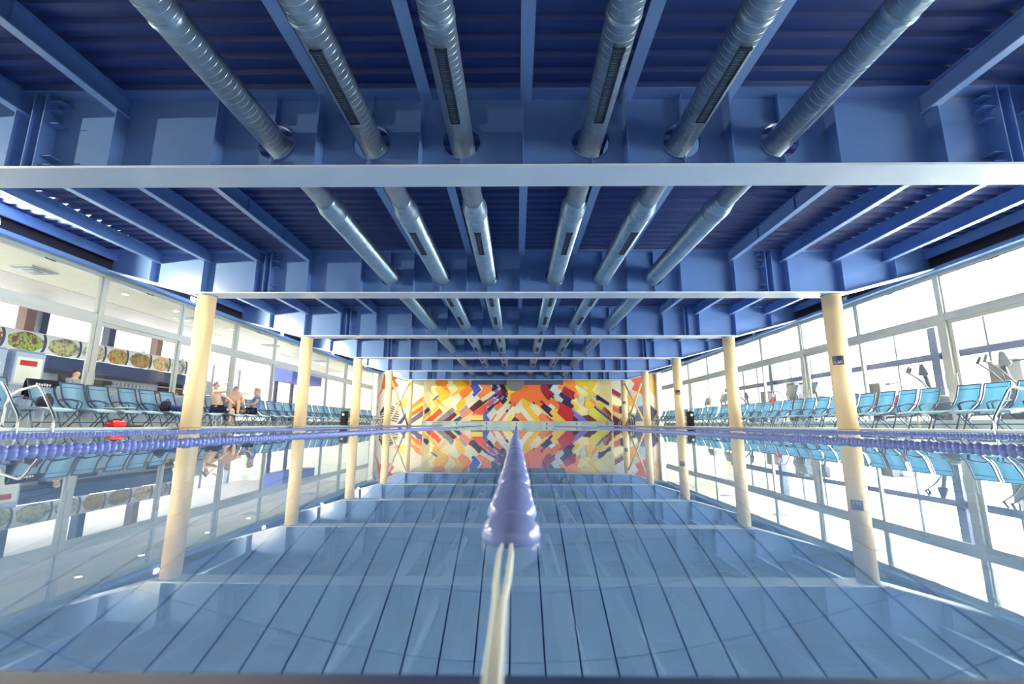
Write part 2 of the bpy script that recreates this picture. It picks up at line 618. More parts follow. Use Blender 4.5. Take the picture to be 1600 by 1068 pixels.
for di, dx in enumerate(DUCT_X):
    du = empty('ventilation_duct', (dx, 0, DUCT_Z))
    tag(du, 'galvanised spiral air duct, ' + DUCT_WORDS[di], 'duct', 'parallel ventilation ducts under the roof')
    MB().lathe([(R1, -4), (R1, 6.72)], n=28, axis='y').build('duct_section', M_DUCT, du, True)
    MB().lathe([(R1 + .004, 6.66), (R1 + .012, 6.70), (R1 + .012, 6.74), (R2 + .008, 6.92), (R2 + .008, 7.10), (R2, 7.14)], n=28, axis='y').build('reducer', M_DUCT, du, True)
    MB().lathe([(R2, 7.0), (R2, 32.40)], n=28, axis='y').build('duct_section', M_DUCT, du, True)
    for yy, r in ((3.35, R1), (12.0, R2), (17.2, R2), (22.6, R2)):
        if r not in band_me:
            band_me[r] = MB().lathe([(r + .001, -.03), (r + .008, -.022), (r + .008, .022), (r + .001, .03)], n=28, axis='y').mesh('joint_band', M_DUCT, True)
        link('joint_band', band_me[r], du, (0, yy, 0))
    if di in (1, 2, 3, 4):
        for yy, r in ((3.6, R1), (7.55, R2), (11.6, R2), (14.0, R2), (17.4, R2), (19.8, R2), (23.0, R2), (25.2, R2)):
            gf = link('grille_frame', gr_frame_me, du, (0, yy, -r + .003))
            link('grille_slats', gr_slat_me, gf)

# ------------------------------------------------------------------ columns, braces
M_MARK = mat('waterline_mark', (170, 140, 95), 0.7)
col_shaft = MB().lathe([(.205, -1.17), (.205, Z_SOFFIT - .02)], n=32).mesh('shaft', M_COL, True)
col_cap = MB().lathe([(.225, Z_SOFFIT - .022), (.225, Z_SOFFIT)], n=32).mesh('cap_plate', M_STEEL)
col_ring = MB().lathe([(.207, .03), (.207, .045)], n=32).mesh('waterline_ring', M_MARK)
for s, nm in ((-1, 'left'), (1, 'right')):
    for k, by in enumerate(BEAM_Y[1:]):
        c = empty('column', (s * X_COL, by, 0))
        o_ = ['nearest', 'second', 'third', 'fourth', 'fifth, farthest'][k]
        tag(c, '%s round cream column on the %s side of the pool' % (o_, nm), 'column', 'round columns in two rows')
        link('shaft', col_shaft, c)
        link('cap_plate', col_cap, c)
        link('waterline_ring', col_ring, c)
    br = empty('cross_brace', (s * (X_COL + .0), BEAM_Y[4], 0))
    tag(br, 'cream crossed tubes bracing the last two columns on the %s' % nm, 'brace', 'cross braces by the mural')
    MB().tube([(0, .27, .08), (0, 5.08, 2.95)], .055, 10).build('brace_tube', M_COL, br, True)
    MB().tube([(.0, .27, 2.95), (.0, 5.08, .08)], .055, 10).build('brace_tube', M_COL, br, True)

# ------------------------------------------------------------------ window fronts
Z_HEAD, Z_TR0, Z_TR1 = 3.78, 2.60, 2.76
M_HANDLE = mat('dark_handle', (40, 42, 55), 0.4)
win_no = 0
for s, nm in ((-1, 'left'), (1, 'right')):
    for wi in range(len(LINES) - 1):
        y0, y1 = LINES[wi], LINES[wi + 1]
        if wi == len(LINES) - 2:
            y1 -= .2
        win_no += 1
        w = empty('window_%d' % win_no, (s * X_WALL, y0, 0))
        tag(w, 'tall glazed bay with sliding door, %s bay from the camera in the %s front' % (ORD[wi + 1], nm), 'window', kind='structure')
        L = y1 - y0
        X0, X1 = -.06, .06
        MB().box(X0 - .01, X1 + .01, -.07, .07, Z_FLOOR, Z_HEAD).build('mullion', M_FRAME, w)
        MB().box(X0, X1, .07, L - .07, Z_TR0, Z_TR1).build('transom', M_FRAME, w)
        MB().box(X0, X1, .07, L - .07, Z_HEAD - .07, Z_HEAD).build('head_rail', M_FRAME, w)
        MB().box(X0, X1, .07, L - .07, Z_FLOOR, Z_FLOOR + .08).build('sill_rail', M_FRAME, w)
        m = L / 2
        MB().box(X0 + .01, X1 - .01, m - .045, m + .045, Z_TR1, Z_HEAD - .07).build('middle_mullion', M_FRAME, w)
        for (a, b_) in ((.07, m - .045), (m + .045, L - .07)):
            p = MB().box(-.004, .004, a + .03, b_ - .03, Z_TR1 + .03, Z_HEAD - .10).build('pane', M_GLASS, w)
            sash = MB()
            for (ya, yb, za, zb) in ((a, a + .03, Z_TR1, Z_HEAD - .07), (b_ - .03, b_, Z_TR1, Z_HEAD - .07), (a, b_, Z_TR1, Z_TR1 + .03), (a, b_, Z_HEAD - .10, Z_HEAD - .07)):
                sash.box(-.025, .025, ya, yb, za, zb)
            sash.build('sash', M_FRAME, p)
            h = MB()
            hy = (a + b_) / 2
            h.tube([(-s * .03, hy - .11, Z_HEAD - .10), (-s * .075, hy - .07, Z_HEAD - .12), (-s * .08, hy + .07, Z_HEAD - .12), (-s * .03, hy + .11, Z_HEAD - .10)], .012, 6)
            h.build('vent_handle', M_HANDLE, p)
        for di, (a, b_) in enumerate(((.07, m + .03), (m - .03, L - .07))):
            xo = -.028 if di == 0 else .028
            d = MB()
            za, zb = Z_FLOOR + .08, Z_TR0
            d.box(xo - .022, xo + .022, a, a + .09, za, zb).box(xo - .022, xo + .022, b_ - .09, b_, za, zb)
            d.box(xo - .022, xo + .022, a + .09, b_ - .09, za, za + .12).box(xo - .022, xo + .022, a + .09, b_ - .09, zb - .09, zb)
            d = d.build('sliding_door', M_FRAME, w)
            MB().box(xo - .004, xo + .004, a + .09, b_ - .09, za + .12, zb - .09).build('pane', M_GLASS, d)
            hy = b_ - .045 if di == 1 else a + .045
            MB().tube([(xo - s * .025, hy, .95), (xo - s * .07, hy, 1.0), (xo - s * .07, hy, 1.3), (xo - s * .025, hy, 1.35)], .012, 6).build('door_handle', M_LIGHTGREY, d)
    # fascia over the glazing
    f = empty('trim_1' if s < 0 else 'trim_2')
    tag(f, 'blue fascia with dark recess above the %s windows' % nm, 'fascia', kind='structure')
    xa, xb = sorted((s * 10.05, s * 10.36))
    MB().box(xa, xb, -4, Y_END, Z_HEAD, Z_HEAD + .09).build('fascia_board', M_FASCIA, f)
    xa, xb = sorted((s * 10.30, s * 10.36))
    MB().box(xa, xb, -4, Y_END, Z_HEAD + .09, Z_DECK + .06).build('recess_back', M_DARKGAP, f)
    xa, xb = sorted((s * 10.06, s * 10.12))
    MB().box(xa, xb, -4, Y_END, Z_DECK - .22, Z_DECK).build('edge_beam', M_STEEL, f)
    wl = MB()
    xa, xb = sorted((s * 10.24, s * 10.36))
    wl.box(xa, xb, -4, -.22, Z_FLOOR, Z_HEAD)
    wl = wl.build('wall_left' if s < 0 else 'wall_right', M_WHITE)
    tag(wl, 'white wall panel beside the %s windows behind the camera' % nm, 'wall', kind='structure')

# ------------------------------------------------------------------ floodlights under the eaves (the left row is lit)
M_LENS_ON = mat('lit_lamp_lens', (255, 240, 205), 0.3, emit=((255, 232, 180), 60))
M_LENS_OFF = mat('unlit_lamp_lens', (190, 195, 200), 0.2)
for s, nm in ((-1, 'left'), (1, 'right')):
    for k in range(6):
        yy = LINES[k] + 2.7
        lf = empty('floodlight', (s * 10.05, yy, 3.93))
        st = 'lit' if s < 0 else 'unlit'
        tag(lf, '%s floodlight under the eaves above the %s window bay on the %s' % (st, ORD[k + 1], nm), 'lamp', 'floodlights along the eaves')
        MB().prism([(0, -.055), (s * .10, -.04), (s * .10, .04), (0, .055)], 'y', -.08, .08).build('housing', M_GREYM, lf)
        MB().box(s * .03 - .01, s * .03 + .01, -.1, -.085, -.06, .14).build('bracket', M_GREYM, lf)
        MB().box(s * .03 - .01, s * .03 + .01, .085, .1, -.06, .14).build('bracket', M_GREYM, lf)
        MB().box(min(0, -s * .012), max(0, -s * .012), -.078, .078, -.052, .052).build('lens', M_LENS_ON if s < 0 else M_LENS_OFF, lf)
        if s < 0:
            d = bpy.data.lights.new('floodlight_bulb', 'SPOT')
            d.energy = 560
            d.color = (1.0, 0.86, 0.54)
            d.spot_size = math.radians(165)
            d.spot_blend = 0.25
            d.shadow_soft_size = 0.035
            lo = bpy.data.objects.new('floodlight_bulb', d)
            COL.objects.link(lo)
            lo.parent = lf
            lo.location = (.03, 0, 0)
            lo.rotation_euler = (0, math.radians(-90), 0)

#@@PART2
# ------------------------------------------------------------------ end wall with the mural
def ray(u, v, Y):
    """wall coordinates at distance Y for a point measured on the photograph"""
    x_, z_ = (u - 800) / F_PX, -(v - 534) / F_PX
    yw = math.cos(PITCH) - math.sin(PITCH) * z_
    zw = math.sin(PITCH) + math.cos(PITCH) * z_
    return ((x_ / yw - YAW) * Y, CAM_H + zw / yw * Y)


def paint_mat():
    m = bpy.data.materials.new('mural_paint')
    m.use_nodes = True
    nt = m.node_tree
    b = nt.nodes['Principled BSDF']
    b.inputs['Roughness'].default_value = 0.6
    a = nt.nodes.new('ShaderNodeVertexColor')
    a.layer_name = 'paint'
    no = nt.nodes.new('ShaderNodeTexNoise')
    no.inputs['Scale'].default_value = 1.5
    mx = nt.nodes.new('ShaderNodeMix')
    mx.data_type = 'RGBA'
    mx.blend_type = 'MULTIPLY'
    mx.inputs[0].default_value = 0.12
    nt.links.new(a.outputs[0], mx.inputs[6])
    nt.links.new(no.outputs[0], mx.inputs[7])
    nt.links.new(mx.outputs[2], b.inputs['Base Color'])
    return m


def mural(name, polys, Y, parent, base, bx):
    """layered flat paint patches: list of (colour, [(u,v)...]) on the plane Y"""
    me = bpy.data.meshes.new(name)
    vs, fs, cs = [], [], []
    x0, x1, z0, z1 = bx
    layers = [(base, [(x0, z0), (x1, z0), (x1, z1), (x0, z1)])]
    for col, pts in polys:
        q = []
        for (u, v) in pts:
            X, Z = ray(u, v, Y)
            q.append((min(max(X, x0), x1), min(max(Z, z0), z1)))
        layers.append((col, q))
    for i, (col, pts) in enumerate(layers):
        o = len(vs)
        for (X, Z) in pts:
            vs.append((X, Y - .0006 * i, Z))
        ar = sum(pts[k][0] * pts[(k + 1) % len(pts)][1] - pts[(k + 1) % len(pts)][0] * pts[k][1] for k in range(len(pts)))
        idx = list(range(o, o + len(pts)))
        fs.append(idx if ar > 0 else idx[::-1])
        cs.append(rgb(col))
    me.from_pydata(vs, [], fs)
    at = me.color_attributes.new('paint', 'FLOAT_COLOR', 'CORNER')
    for p, c in zip(me.polygons, cs):
        for li in p.loop_indices:
            at.data[li].color = c
    me.materials.append(M_PAINT)
    return link(name, me, parent)


M_PAINT = paint_mat()
CA = lambda pts: [(655 + x / 10.323, 588 + y / 10.323) for x, y in pts]
CB = lambda pts: [(800 + x / 9.697, 588 + y / 9.697) for x, y in pts]
CL = lambda pts: [(570 + x / 8.22, 560 + y / 8.22) for x, y in pts]
CR = lambda pts: [(950 + x / 8.22, 560 + y / 8.22) for x, y in pts]
cream, white_, pale = (250, 232, 172), (241, 238, 224), (215, 228, 232)
A = [
    ((255, 148, 42), [(270, 40), (445, 40), (470, 105), (435, 140), (505, 250), (495, 320), (430, 370), (330, 300), (345, 150), (290, 155), (260, 105)]),
    ((253, 198, 58), [(250, 200), (335, 140), (420, 230), (445, 225), (500, 290), (480, 330), (330, 430), (310, 470), (320, 500), (100, 655), (60, 720), (60, 640), (270, 490), (235, 410), (330, 330), (300, 280)]),
    ((88, 104, 150), [(210, 380), (305, 295), (330, 315), (230, 400)]),
    ((246, 190, 42), [(560, 40), (740, 40), (790, 150), (640, 260), (530, 325), (520, 300), (600, 240), (625, 195), (570, 120), (530, 135)]),
    ((240, 228, 170), [(440, 140), (530, 130), (570, 118), (622, 192), (600, 240), (505, 265)]),
    ((253, 145, 38), [(690, 40), (780, 40), (860, 220), (795, 300), (640, 410), (640, 385), (690, 350), (640, 265), (760, 150)]),
    ((240, 236, 222), [(510, 390), (640, 270), (695, 345), (590, 470), (610, 520), (570, 540), (520, 480)]),
    ((253, 196, 58), [(590, 470), (640, 400), (720, 355), (750, 380), (755, 430), (660, 540), (650, 590), (615, 630), (580, 570), (610, 530)]),
    ((249, 88, 48), [(85, 725), (330, 510), (380, 575), (210, 725)]),
    ((148, 140, 160), [(262, 725), (535, 495), (580, 550), (378, 725)]),
    ((104, 44, 58), [(378, 725), (570, 568), (612, 622), (492, 725)]),
    ((78, 42, 78), [(85, 545), (150, 495), (182, 545), (85, 612)]),
    ((72, 94, 186), [(540, 725), (660, 632), (695, 675), (640, 725)]),
    ((174, 158, 184), [(650, 560), (760, 455), (800, 510), (660, 620)]),
    ((250, 145, 94), [(660, 620), (805, 510), (870, 580), (695, 675)]),
    ((249, 220, 206), [(640, 725), (830, 590), (838, 725)]),
    ((244, 238, 206), [(750, 350), (860, 240), (990, 360), (805, 510), (755, 420)]),
    ((68, 84, 190), [(825, 150), (850, 115), (940, 115), (1005, 215), (890, 330), (855, 290), (885, 260)]),
    ((246, 240, 214), [(940, 115), (965, 115), (1022, 190), (1010, 220)]),
    ((253, 138, 72), [(965, 115), (1135, 115), (1180, 190), (1170, 235), (985, 362), (940, 300), (1025, 215), (1022, 185)]),
    (pale, [(1135, 115), (1200, 115), (1175, 190)]),
    ((240, 235, 205), [(985, 362), (1170, 235), (1210, 245), (1215, 265), (1030, 410)]),
    ((96, 40, 54), [(805, 512), (978, 365), (1030, 410), (1085, 372), (1105, 395), (875, 578)]),
    ((250, 90, 68), [(840, 615), (880, 578), (1200, 345), (1215, 375), (1110, 465), (1085, 530), (1040, 570), (1030, 615)]),
    ((253, 226, 126), [(835, 615), (1032, 615), (1032, 705), (835, 705)]),
    ((102, 62, 50), [(835, 705), (1032, 705), (1032, 725), (835, 725)]),
    ((92, 94, 200), [(1090, 375), (1250, 250), (1275, 290), (1110, 400)]),
    ((126, 116, 206), [(1110, 465), (1230, 350), (1260, 375), (1120, 485)]),
    (white_, [(1140, 700), (1250, 560), (1345, 460), (1440, 430), (1490, 430), (1600, 450), (1600, 725), (1140, 725)]),
    ((252, 134, 72), [(1215, 505), (1300, 410), (1345, 460), (1375, 455), (1330, 490), (1260, 555)]),
    ((70, 40, 106), [(1085, 530), (1200, 430), (1225, 470), (1130, 570)]),
    ((98, 100, 206), [(1034, 600), (1075, 528), (1120, 575), (1090, 625), (1140, 690), (1135, 725), (1034, 725)]),
    (pale, [(1088, 625), (1205, 512), (1255, 560), (1150, 685)]),
    (pale, [(1370, 500), (1430, 430), (1470, 450), (1410, 530)]),
    ((250, 220, 70), [(1375, 140), (1380, 110), (1600, 110), (1600, 230), (1550, 235), (1470, 330), (1490, 360), (1380, 450), (1355, 455), (1425, 375), (1425, 230)]),
    ((253, 128, 68), [(1470, 330), (1560, 230), (1600, 222), (1600, 430), (1540, 485), (1520, 460), (1470, 530), (1440, 520), (1500, 430), (1460, 400), (1495, 360)]),
    ((60, 28, 86), [(1285, 115), (1355, 115), (1425, 230), (1430, 330), (1400, 345), (1425, 375), (1355, 455), (1305, 400), (1290, 360), (1250, 360), (1195, 300), (1225, 280), (1280, 310), (1330, 290), (1320, 190)]),
    ((46, 26, 76), [(1170, 215), (1190, 115), (1240, 115), (1275, 190), (1185, 245)]),
    ((152, 152, 202), [(1228, 115), (1265, 115), (1312, 165), (1290, 205)]),
    ((116, 106, 200), [(1210, 235), (1260, 190), (1285, 225), (1240, 275)]),
    ((176, 26, 60), [(1250, 270), (1320, 190), (1330, 300), (1280, 310)]),
    ((176, 26, 60), [(1200, 450), (1300, 370), (1320, 410), (1215, 480)]),
    ((200, 36, 60), [(1395, 265), (1430, 250), (1440, 290), (1410, 310)]),
    ((140, 132, 200), [(1300, 350), (1350, 305), (1375, 330), (1335, 380)]),
    ((140, 132, 200), [(1230, 335), (1265, 300), (1285, 325), (1250, 360)]),
    ((250, 142, 96), [(1138, 725), (1240, 600), (1258, 615), (1185, 725)]),
    ((250, 142, 96), [(1268, 725), (1395, 570), (1420, 585), (1330, 725)]),
    ((70, 40, 80), [(1390, 560), (1435, 520), (1450, 545), (1420, 585)]),
    ((70, 40, 80), [(1440, 420), (1465, 400), (1490, 430), (1470, 450)]),
    ((250, 232, 96), [(1392, 725), (1530, 545), (1560, 570), (1480, 725)]),
    ((250, 142, 92), [(1530, 590), (1550, 575), (1620, 640), (1600, 680)]),
    ((104, 46, 48), [(1482, 725), (1540, 645), (1620, 725)]),
    ((176, 26, 50), [(1520, 460), (1545, 440), (1560, 470), (1540, 485)]),
]
B = [
    ((250, 240, 196), [(0, 440), (500, 380), (700, 500), (700, 690), (0, 690)]),
    ((255, 124, 58), [(-20, 250), (110, 210), (170, 110), (430, 110), (430, 180), (540, 350), (590, 335), (640, 335), (690, 380), (735, 440), (690, 490), (640, 500), (555, 440), (440, 355), (420, 370), (490, 420), (430, 450), (330, 400), (240, 370), (160, 320), (60, 430), (-20, 470)]),
    ((250, 220, 70), [(-20, 110), (40, 160), (50, 215), (-20, 270)]),
    ((253, 204, 62), [(150, 350), (170, 325), (240, 370), (300, 400), (290, 470), (410, 620), (440, 690), (355, 690), (230, 540), (160, 440)]),
    (white_, [(20, 470), (130, 365), (160, 400), (155, 450), (355, 690), (255, 690), (130, 540), (90, 565), (30, 530)]),
    ((240, 234, 205), [(270, 460), (310, 400), (450, 540), (400, 610)]),
    ((250, 145, 90), [(30, 580), (70, 545), (90, 565), (135, 540), (255, 690), (130, 690)]),
    ((104, 46, 48), [(-20, 690), (45, 600), (135, 690)]),
    ((250, 142, 88), [(395, 610), (450, 540), (510, 590), (600, 690), (440, 690)]),
    ((253, 205, 80), [(355, 410), (430, 450), (520, 570), (505, 590)]),
    ((240, 70, 50), [(500, 590), (520, 575), (655, 690), (600, 690)]),
    ((250, 208, 78), [(570, 540), (610, 495), (690, 490), (700, 520), (680, 545), (830, 690), (650, 690), (600, 620), (625, 600)]),
    ((60, 34, 94), [(425, 455), (495, 405), (610, 490), (570, 545), (625, 600), (595, 620)]),
    ((170, 26, 56), [(420, 375), (445, 355), (500, 400), (480, 430)]),
    ((110, 26, 50), [(305, 390), (325, 375), (355, 410), (340, 425)]),
    ((170, 26, 50), [(25, 435), (45, 415), (60, 435), (45, 455)]),
    (white_, [(555, 440), (590, 405), (665, 465), (630, 505)]),
    ((166, 22, 56), [(430, 160), (445, 110), (545, 110), (550, 190), (645, 265), (560, 360), (510, 325), (450, 230)]),
    ((50, 26, 76), [(540, 110), (630, 110), (575, 195), (550, 185)]),
    ((50, 26, 76), [(545, 260), (560, 260), (645, 320), (625, 335)]),
    ((206, 216, 226), [(575, 195), (630, 110), (690, 110), (690, 170), (745, 215), (710, 290), (780, 345), (745, 390), (630, 305), (645, 265)]),
    ((255, 146, 40), [(690, 160), (775, 80), (780, 40), (940, 40), (975, 110), (955, 160), (1005, 205), (985, 250), (1020, 290), (1000, 325), (935, 285), (955, 235), (790, 145), (750, 205), (700, 180)]),
    ((172, 24, 52), [(795, 145), (955, 235), (935, 290), (955, 320), (935, 350), (750, 250)]),
    ((54, 30, 86), [(705, 280), (745, 235), (860, 310), (910, 345), (885, 385), (940, 440), (905, 490), (820, 440), (755, 395), (780, 345)]),
    ((205, 32, 54), [(685, 385), (710, 375), (830, 445), (910, 490), (945, 560), (900, 690), (830, 690), (680, 545), (740, 430)]),
    ((104, 34, 60), [(895, 690), (935, 590), (1030, 690)]),
    ((124, 120, 216), [(905, 510), (920, 495), (1175, 690), (1030, 690), (935, 580), (945, 560)]),
    ((116, 50, 60), [(1065, 595), (1160, 575), (1310, 690), (1165, 690)]),
    ((242, 205, 42), [(940, 40), (1310, 40), (1210, 210), (1275, 255), (1280, 300), (1180, 265), (1130, 245), (1095, 190), (970, 110)]),
    ((236, 224, 164), [(1210, 210), (1310, 40), (1500, 40), (1500, 480), (1465, 390), (1280, 270)]),
    ((250, 233, 164), [(950, 150), (970, 130), (1160, 245), (1130, 300), (1110, 310), (1000, 230)]),
    ((206, 216, 208), [(1070, 160), (1100, 135), (1145, 165), (1115, 215)]),
    ((206, 216, 208), [(1010, 330), (1040, 290), (1120, 340), (1070, 420), (1020, 390)]),
    ((244, 202, 50), [(1110, 310), (1140, 290), (1190, 330), (1235, 390), (1240, 450), (1200, 500), (1090, 450), (1110, 380)]),
    ((206, 216, 208), [(1165, 290), (1185, 270), (1280, 330), (1270, 385), (1235, 360)]),
    ((244, 202, 50), [(885, 390), (910, 370), (1020, 450), (985, 510), (930, 480), (940, 440)]),
    ((244, 202, 50), [(1260, 440), (1290, 395), (1335, 395), (1390, 460), (1370, 505)]),
    ((253, 146, 40), [(1170, 360), (1195, 325), (1275, 400), (1255, 430)]),
    ((50, 26, 76), [(1270, 300), (1290, 270), (1465, 390), (1465, 440), (1310, 350), (1285, 370)]),
    ((228, 216, 88), [(1170, 500), (1235, 465), (1490, 690), (1310, 690), (1160, 575)]),
    ((190, 96, 50), [(1360, 505), (1385, 460), (1480, 540), (1500, 610), (1490, 640)]),
    ((96, 30, 56), [(1385, 460), (1400, 455), (1470, 520), (1500, 560), (1500, 600), (1440, 540)]),
    ((50, 76, 162), [(1235, 460), (1250, 440), (1510, 655), (1510, 690)]),
]
SIDE_L = [
    ((216, 102, 42), [(250, 190), (435, 225), (385, 280), (435, 345), (345, 415), (210, 385), (215, 340)]),
    ((220, 130, 70), [(215, 385), (245, 380), (160, 510), (135, 530)]),
    ((128, 158, 206), [(118, 580), (160, 500), (182, 490), (130, 590)]),
    ((240, 190, 180), [(130, 590), (180, 500), (185, 560), (150, 620)]),
    ((60, 76, 168), [(100, 690), (160, 580), (168, 630), (150, 700)]),
    ((70, 30, 70), [(190, 690), (250, 600), (250, 660), (200, 720)]),
    ((246, 216, 92), [(455, 560), (545, 470), (545, 690), (455, 640)]),
    ((242, 112, 50), [(390, 590), (450, 530), (485, 590), (440, 620)]),
    ((205, 222, 236), [(450, 640), (540, 650), (540, 710), (460, 730)]),
    ((60, 76, 168), [(415, 840), (525, 700), (540, 740), (470, 840)]),
    ((250, 206, 96), [(600, 640), (760, 520), (760, 600), (600, 690)]),
    ((252, 140, 70), [(600, 600), (760, 475), (760, 535), (600, 655)]),
    ((250, 110, 50), [(600, 695), (760, 590), (760, 650), (600, 745)]),
    ((106, 102, 142), [(595, 775), (760, 650), (760, 730), (595, 840)]),
]
for k in range(7):       # striped ball shape
    y0_ = 610 + k * 30
    hw = 125 * math.sqrt(max(0.05, 1 - ((y0_ - 715) / 125) ** 2))
    SIDE_L.append(((52, 56, 66), [(315 - hw, y0_ + 20), (315, y0_ - 8), (315 + hw, y0_ + 14), (315 + hw, y0_ + 26), (315, y0_ + 6), (315 - hw, y0_ + 34)]))
SIDE_R = [
    ((196, 196, 190), [(20, 240), (280, 240), (340, 320), (300, 390), (180, 470), (20, 370)]),
    ((124, 22, 62), [(10, 355), (170, 450), (150, 500), (10, 420)]),
    ((236, 220, 170), [(10, 450), (180, 540), (180, 610), (10, 570)]),
    ((190, 86, 58), [(10, 570), (150, 640), (130, 700), (10, 640)]),
    ((60, 30, 60), [(140, 615), (175, 600), (190, 700), (140, 705)]),
    ((205, 180, 130), [(40, 660), (190, 720), (185, 810), (60, 740)]),
    ((96, 30, 56), [(-20, 660), (60, 720), (210, 810), (210, 860), (-20, 860)]),
    ((192, 74, 44), [(265, 250), (450, 205), (450, 465), (300, 390), (340, 320)]),
    ((206, 142, 40), [(240, 455), (350, 500), (325, 620), (250, 590)]),
    ((222, 212, 190), [(265, 600), (330, 620), (370, 700), (280, 690)]),
    ((140, 166, 182), [(350, 560), (440, 465), (470, 600), (370, 620)]),
    ((74, 80, 112), [(380, 615), (475, 595), (540, 640), (550, 800), (330, 800)]),
    ((50, 36, 66), [(260, 690), (340, 730), (350, 850), (250, 850)]),
    ((46, 40, 84), [(540, 590), (625, 680), (570, 790), (540, 790)]),
    ((212, 172, 100), [(525, 195), (680, 160), (680, 520), (640, 530), (530, 400)]),
    ((204, 150, 60), [(610, 230), (665, 170), (665, 345), (620, 310)]),
    ((222, 200, 182), [(535, 410), (640, 530), (630, 660), (545, 590)]),
    ((226, 190, 58), [(630, 600), (660, 530), (690, 560), (690, 690), (640, 680)]),
]
MX0, MX1 = -6.88, 7.02
we = empty('wall_end')
tag(we, 'end wall covered by a bright mural of diagonal coloured blocks', 'wall', kind='structure')
MB().box(-10.6, 10.6, Y_END + .32, Y_END + .6, 0, Z_DECK + .1).build('wall_body', M_WHITE, we)
mural('side_mural', [(c, CL(p)) for c, p in SIDE_L], Y_END + .30, we, (240, 230, 210), (-10.5, -6.4, 0.05, Z_DECK))
mural('side_mural', [(c, CR(p)) for c, p in SIDE_R], Y_END + .30, we, (176, 166, 146), (6.4, 10.5, 0.05, Z_DECK))
MB().box(MX0, MX1, Y_END + .002, Y_END + .28, 0.0, Z_DECK).build('panel_body', mat('mural_panel_edge', (230, 220, 180), 0.7), we)
mural('mural', [(c, CA(p)) for c, p in A] + [(c, CB(p)) for c, p in B], Y_END, we, cream, (MX0, MX1, 0.30, Z_DECK))

# raised end ledge with grab rails
le = empty('pool_end_ledge', (0, 32.72, 0))
tag(le, 'pale raised ledge with dark grab rails under the mural', 'ledge')
MB().box(MX0, MX1, 0, .24, -.3, .33).build('ledge_body', mat('pale_ledge_tile', (196, 216, 212), 0.4), le)
MB().box(MX0 - .02, MX1 + .02, -.03, .24, .33, .35).build('ledge_cap', mat('ledge_cap', (120, 140, 150), 0.5), le)
for k in range(6):
    x = -6.1 + 2.17 * k
    MB().tube([(x, .0, .215), (x, -.06, .215), (x + 1.35, -.06, .215), (x + 1.35, 0, .215)], .018, 6).build('grab_rail', M_NAVY, le)
    MB().tube([(x, .0, .10), (x, -.04, .10), (x + 1.35, -.04, .10), (x + 1.35, 0, .10)], .012, 6).build('grab_rail', M_GREYM, le)
    MB().box(x + 1.70, x + 1.80, -.012, .0, .09, .25).build('lane_marker', M_GREYM, le)

# air unit above the mural
au = empty('air_box', (0, 32.55, 0))
tag(au, 'dark grey-blue ventilation box with round duct end above the mural', 'ventilation box')
xa, za = ray(737, 592, 32.6)
xb, zb = ray(880, 600, 32.6)
MB().box(xa, xb, 0, .4, zb, zb + .5).build('box_body', mat('dark_air_box', (74, 92, 124), 0.5), au)
xr, zr = ray(805, 600, 32.6)
MB().lathe([(.62, -.12), (.66, -.1), (.66, .3)], (xr, 0, zr + .2), 28, 'y').build('round_outlet', mat('grey_outlet', (120, 124, 128), 0.5, metal=0.3), au, True)

# ------------------------------------------------------------------ lane ropes
M_FLOAT = mat('blue_lane_float', (120, 132, 202), 0.2, var=0.15, scale=60)
M_FLOATC = mat('violet_blue_lane_float', (142, 154, 218), 0.12, var=0.12, scale=60)
M_CABLE = mat('white_cable', (226, 230, 224), 0.5)


def float_prof(r, l):
    return [(.008, -l / 2), (r * .5, -l * .42), (r * .8, -l * .26), (r * .95, -l * .11), (r, 0), (r * .95, l * .11), (r * .8, l * .26), (r * .5, l * .42), (.008, l / 2)]


